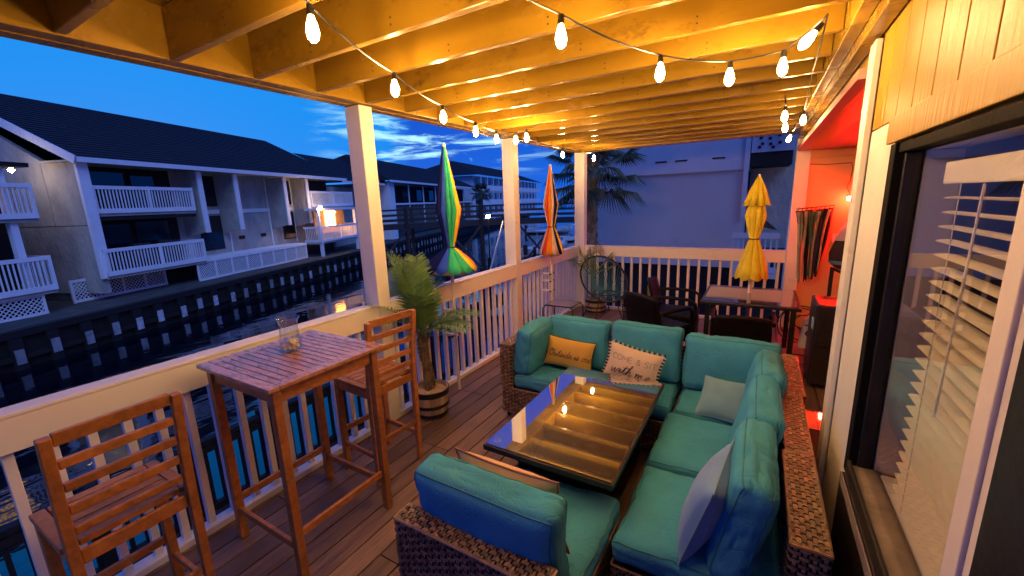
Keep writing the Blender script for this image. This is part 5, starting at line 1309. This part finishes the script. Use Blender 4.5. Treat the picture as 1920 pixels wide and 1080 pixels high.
# ---- dining set
DT = thing('dining_table', (2.7, 5.6, 0), 'black dining table with dark glass top and yellow parasol through it', 'table')
b = MB(); b.box(2.22, 3.19, 5.09, 6.10, .70, .735); part('frame', b, M_metal, DT, bevel=.005)
b = MB(); b.box(2.25, 3.16, 5.12, 6.07, .736, .742); part('glass_top', b, M_dglass, DT)
for (x, y) in ((2.27, 5.14), (3.10, 5.14), (2.27, 6.0), (3.10, 6.0)):
    b = MB(); b.box(x, x + .05, y, y + .05, .002, .699); part('leg', b, M_metal, DT)
def wicker_chair(label, bh=.60):
    t = thing('dining_chair', (0, 0, 0), label, 'chair', 'dark wicker dining chairs'); M_ = mat('black_wicker', (.004, .0035, .004), .55, .3, 40, bump=.2, island=.5, spec=.25)
    b = MB(); b.box(-.27, .27, -.28, .26, .36, .44); part('seat', b, M_, t, local=True, bevel=.02)
    b = MB(); b.sm = True
    N_ = 10
    for i in range(N_ + 1):
        for j in range(9):
            u_ = -1 + 2 * i / N_; v_ = j / 8; b.v.append((.27 * u_ * (1 - .06 * v_), -.27 + .05 * u_ * u_ - .10 * v_ - .02, .42 + (bh + .03 * (1 - u_ * u_)) * v_))
    for i in range(N_):
        for j in range(8): a = i * 9 + j; b.f.append((a, a + 9, a + 10, a + 1))
    o = part('backrest', b, M_, t, local=True); o.modifiers.new('th', 'SOLIDIFY').thickness = .03
    b = MB(); core = MB(); weave(b, (-.25, -.325, .42), (1, 0, 0), Vector((0, -.16, .986)), .5, bh - .04, (0, -1, 0), .03, .016); part('woven_cover', b, M_, t, local=True, kind='stuff')
    for s in (-1, 1):
        b = MB(); b.tube([(s * .27, -.30, .64), (s * .29, -.1, .66), (s * .29, .16, .65), (s * .28, .24, .60), (s * .27, .25, .40)], .022, 8); part('armrest', b, M_, t, local=True)
        for y in (-.25, .23): b = MB(); b.box(s * .25 - .02, s * .25 + .02, y - .02, y + .02, .002, .36); part('leg', b, M_, t, local=True)
    b = MB(); b.box(-.26, .26, -.27, .25, .10, .359); part('skirt', b, M_, t, local=True)
    return t
ch1 = wicker_chair('low dark wicker dining chair with its back to the sofa, before the dining table', .27); ch1.location = (2.66, 4.98, 0); ch1.rotation_euler = (0, 0, rad(2))
ch2 = wicker_chair('dark wicker dining chair turned sideways, left of the dining table', .40); ch2.location = (1.78, 5.02, 0); ch2.rotation_euler = (0, 0, rad(-30))
dup(ch2, (1.88, 5.72, 0), rad(-88), 'dark wicker dining chair at the left side of the dining table, further back')

# ---- alcove things
GR = thing('gas_grill', (3.47, 5.0, 0), 'black covered grill cart against the alcove opening', 'grill')
b = MB(); b.prism([(3.27, 4.80, .04), (3.72, 4.80, .04), (3.70, 4.80, .84), (3.28, 4.80, .86)], (0, .50, 0)); part('body', b, M_dark, GR, bevel=.02)
b = MB(); b.box(3.29, 3.70, 4.785, 4.797, .45, .82); part('door', b, M_dark, GR, bevel=.004)
b = MB(); b.tube([(3.34, 4.765, .50), (3.34, 4.765, .76)], .008, 8); part('handle', b, M_hoop, GR)
b = MB(); b.box(3.268, 3.276, 4.86, 4.97, .60, .70); part('label_plate', b, mat('pale_blue_plate', (.35, .55, .65), .5, .1, bump=0), GR)
for x in (3.30, 3.68): b = MB(); b.lathe([(.001, .03), (.03, .02), (.03, -.02), (.001, -.03)], 12, (x, 5.05, .035)); part('wheel', b, M_dark, GR)
SP = thing('stand_pole', (3.52, 5.6, 0), 'black upright pole with a small side bracket behind the grill', 'pole')
b = MB(); b.box(3.44, 3.475, 5.56, 5.59, .002, 1.12); part('pole', b, M_metal, SP); b = MB(); b.bar((3.47, 5.575, 1.10), (3.55, 5.575, 1.06), .03, .03); part('bracket', b, M_metal, SP)
b = MB(); b.box(3.38, 3.54, 5.48, 5.68, .002, .02); part('foot_plate', b, M_metal, SP)
CBc = thing('cable_coil', (3.25, 5.75, .02), 'loops of black cable hanging between dining table and grill', 'cable')
for k in range(5):
    b = MB(); rr = random.Random(k); r = .10 + .03 * k; cx_, cy_, cz_ = 3.27 + rr.uniform(-.03, .03), 5.70 + rr.uniform(-.1, .1), .44 + rr.uniform(-.10, .1)
    b.tube([(cx_ + r * 1.1 * math.cos(a), cy_ + .06 * math.sin(a * 2 + k), cz_ + r * math.sin(a)) for a in [2 * math.pi * i / 28 for i in range(28)]], .006, 6, closed=True); part('loop', b, M_metal, CBc)
b = MB(); b.tube([(3.27 + .16 * math.cos(a), 5.62 + .16 * math.sin(a), .010) for a in [6.28 * i / 28 for i in range(28)]], .007, 6, closed=True); part('loop', b, M_metal, CBc)
SB = thing('paper_bag', (3.30, 5.42, 0), 'white printed bag standing beside the grill', 'bag')
b = MB(); b.prism([(3.22, 5.38, .22), (3.34, 5.38, .22), (3.33, 5.38, .60), (3.25, 5.38, .54)], (0, .12, 0)); part('bag', b, mat('white_bag', (.72, .66, .74), .6, .05, bump=.3, bscale=12), SB, bevel=.01)
b = MB(); b.tube([(3.27, 5.372, .40), (3.29, 5.372, .44), (3.31, 5.372, .40), (3.29, 5.372, .36)], .008, 5, closed=True); b.bar((3.255, 5.374, .49), (3.32, 5.374, .50), .004, .012); part('print', b, M_ink, SB)
# towels on a rack
TR = thing('towel_rack', (3.35, 6.9, 1.70), 'black metal wall rack with tangled scrollwork on the alcove wall', 'rack')
b = MB(); b.tube([(3.15, 6.88, 1.66), (3.56, 6.88, 1.70)], .009, 6); b.tube([(3.15, 6.80, 1.70), (3.56, 6.80, 1.74)], .007, 6)
for i in range(9):
    x = 3.17 + i * .047; b.tube([(x, 6.88, 1.665 + i * .004), (x + .02, 6.84, 1.72), (x + .01, 6.80, 1.705)], .005, 5)
b.tube([(3.155, 6.85, 1.68), (3.17, 6.82, 1.60), (3.185, 6.82, 1.52), (3.20, 6.82, 1.51)], .005, 5)
part('rack_bars', b, M_metal, TR)
tw = MATS.get('t1') or mat('towel_dark', (.015, .016, .02), .9, .3, 8, bump=.5, bscale=200); M_tw2 = mat('towel_green', (.10, .16, .11), .9, .3, 8, bump=.5, bscale=200); M_tw3 = mat('towel_maroon', (.16, .02, .02), .9, .3, 8, bump=.5, bscale=200); M_tw4 = mat('towel_stripe', (.38, .36, .22), .9, .3, 8, bump=.5, bscale=200); M_tw5 = mat('towel_violet', (.10, .06, .14), .9, .2, 8, bump=.4)
def towel(x0, x1, y, ztop, zbot, m, seed, label, grp='towels hanging from the wall rack'):
    b = MB(); b.sm = True; n_, m_ = 12, 14
    for i in range(n_ + 1):
        for j in range(m_ + 1):
            u_ = i / n_; v_ = j / m_; w_ = 1 - .35 * math.sin(math.pi * v_ * .55)
            xx = (x0 + x1) / 2 + (u_ - .5) * (x1 - x0) * w_ * (1 + .25 * math.sin(v_ * 4 + seed * 2)) + .012 * math.sin(v_ * 5 + seed); xx = lerp(xx, 3.365, .42 * v_ ** .8)
            b.v.append((xx, y + .022 * math.sin(u_ * 13 + seed + v_ * 2) - .01, lerp(ztop, zbot + .03 * math.sin(u_ * 7 + seed), v_)))
    for i in range(n_):
        for j in range(m_): a = i * (m_ + 1) + j; b.f.append((a, a + m_ + 1, a + m_ + 2, a + 1))
    o = part('towel', b, m); o.modifiers.new('th', 'SOLIDIFY').thickness = .008; tag(o, label, 'towel', grp)
towel(3.16, 3.24, 6.86, 1.66, .72, M_tw4, 1, 'pale yellow green towel hanging at the left of the rack')
towel(3.21, 3.27, 6.82, 1.67, 1.35, M_tw3, 2, 'short maroon towel hanging on the rack')
towel(3.25, 3.34, 6.85, 1.67, .74, tw, 3, 'black towel hanging left of centre on the rack')
towel(3.31, 3.39, 6.83, 1.67, .80, M_tw2, 4, 'dark green towel hanging in the centre of the rack')
towel(3.38, 3.47, 6.86, 1.68, .78, M_tw5, 5, 'dark violet towel hanging right of centre on the rack')
towel(3.45, 3.56, 6.84, 1.70, .82, tw, 6, 'black and grey towel hanging at the right end of the rack')
towel(3.24, 3.262, 6.80, 1.67, .80, M_tw4, 7, 'thin pale towel strip in front of the black towel left of centre')
towel(3.385, 3.41, 6.80, 1.67, .76, M_tw4, 8, 'thin pale towel strip right of centre on the rack')
towel(3.50, 3.522, 6.80, 1.69, .90, M_tw4, 9, 'thin pale towel strip near the right end of the rack')
HB = thing('hanging_bag', (3.70, 6.85, 1.62), 'dark mesh bag with pale top hanging on the alcove wall', 'bag')
b = MB(); b.tube([(3.76, 6.88, 1.75), (3.74, 6.86, 1.58)], .012, 6); part('strap', b, M_black, HB)
b = MB(); b.lathe([(.01, .60), (.05, .52), (.10, .38), (.15, .20), (.14, .08), (.07, .0), (.01, -.02)], 16, (3.72, 6.84, .92), 1.05, .45); part('sack', b, mat('bag_dark', (.03, .02, .03), .8, .5, 8, grime=(.12, .02, .03), gscale=6), HB)
b = MB(); b.lathe([(.02, .60), (.06, .52), (.108, .38), (.112, .36)], 16, (3.72, 6.838, .925), 1.05, .47); part('pale_top', b, mat('bag_pale', (.32, .45, .50), .8, .2), HB)
b = MB(); b.lathe([(.115, .05), (.146, .085), (.15, .10)], 16, (3.72, 6.838, .92), 1.05, .47); part('blue_band', b, mat('bag_blue', (.10, .30, .36), .8, .3), HB)
RL = thing('wall_lamp', (3.73, 6.88, 1.82), 'small glowing red lamp on the alcove wall', 'lamp')
b = MB(); b.box(3.685, 3.775, 6.82, 6.89, 1.795, 1.85); part('lamp_glass', b, M_redlamp, RL, bevel=.008)
b = MB(); b.box(3.675, 3.785, 6.80, 6.90, 1.852, 1.872); part('lamp_cap', b, M_metal, RL)
b = MB(); b.tube([(3.24, 6.985, 2.285), (3.45, 6.985, 2.265), (3.70, 6.985, 2.27), (3.72, 6.985, 2.20), (3.71, 6.98, 2.05), (3.68, 6.97, 1.97), (3.72, 6.96, 1.88)], .0045, 6); tag(part('lamp_cord', b, M_dark), 'dark cord running along the alcove wall to the red lamp', 'cord')
b = MB(); b.box(3.60, 3.65, 6.975, 6.995, 1.25, 1.36); OT = part('outlet_cover', b, M_sash); tag(OT, 'pale outlet cover on the alcove wall beside the towels', 'outlet')
# glossy low box behind the sofa that mirrors the red lamp
GB = thing('storage_box', (3.30, 3.3, 0), 'low glossy black box between sofa back and wall, reflecting red light', 'box')
b = MB(); b.box(3.10, 3.50, 2.80, 3.62, .02, .285); part('body', b, M_dark, GB, bevel=.01)
b = MB(); b.box(3.095, 3.505, 3.32, 3.63, .286, .299); part('lid', b, black_glass('gloss_lid', (.012, .012, .012), .25, .04), GB)
b = MB(); b.box(3.095, 3.505, 2.79, 3.315, .286, .297); part('lid', b, M_black, GB)
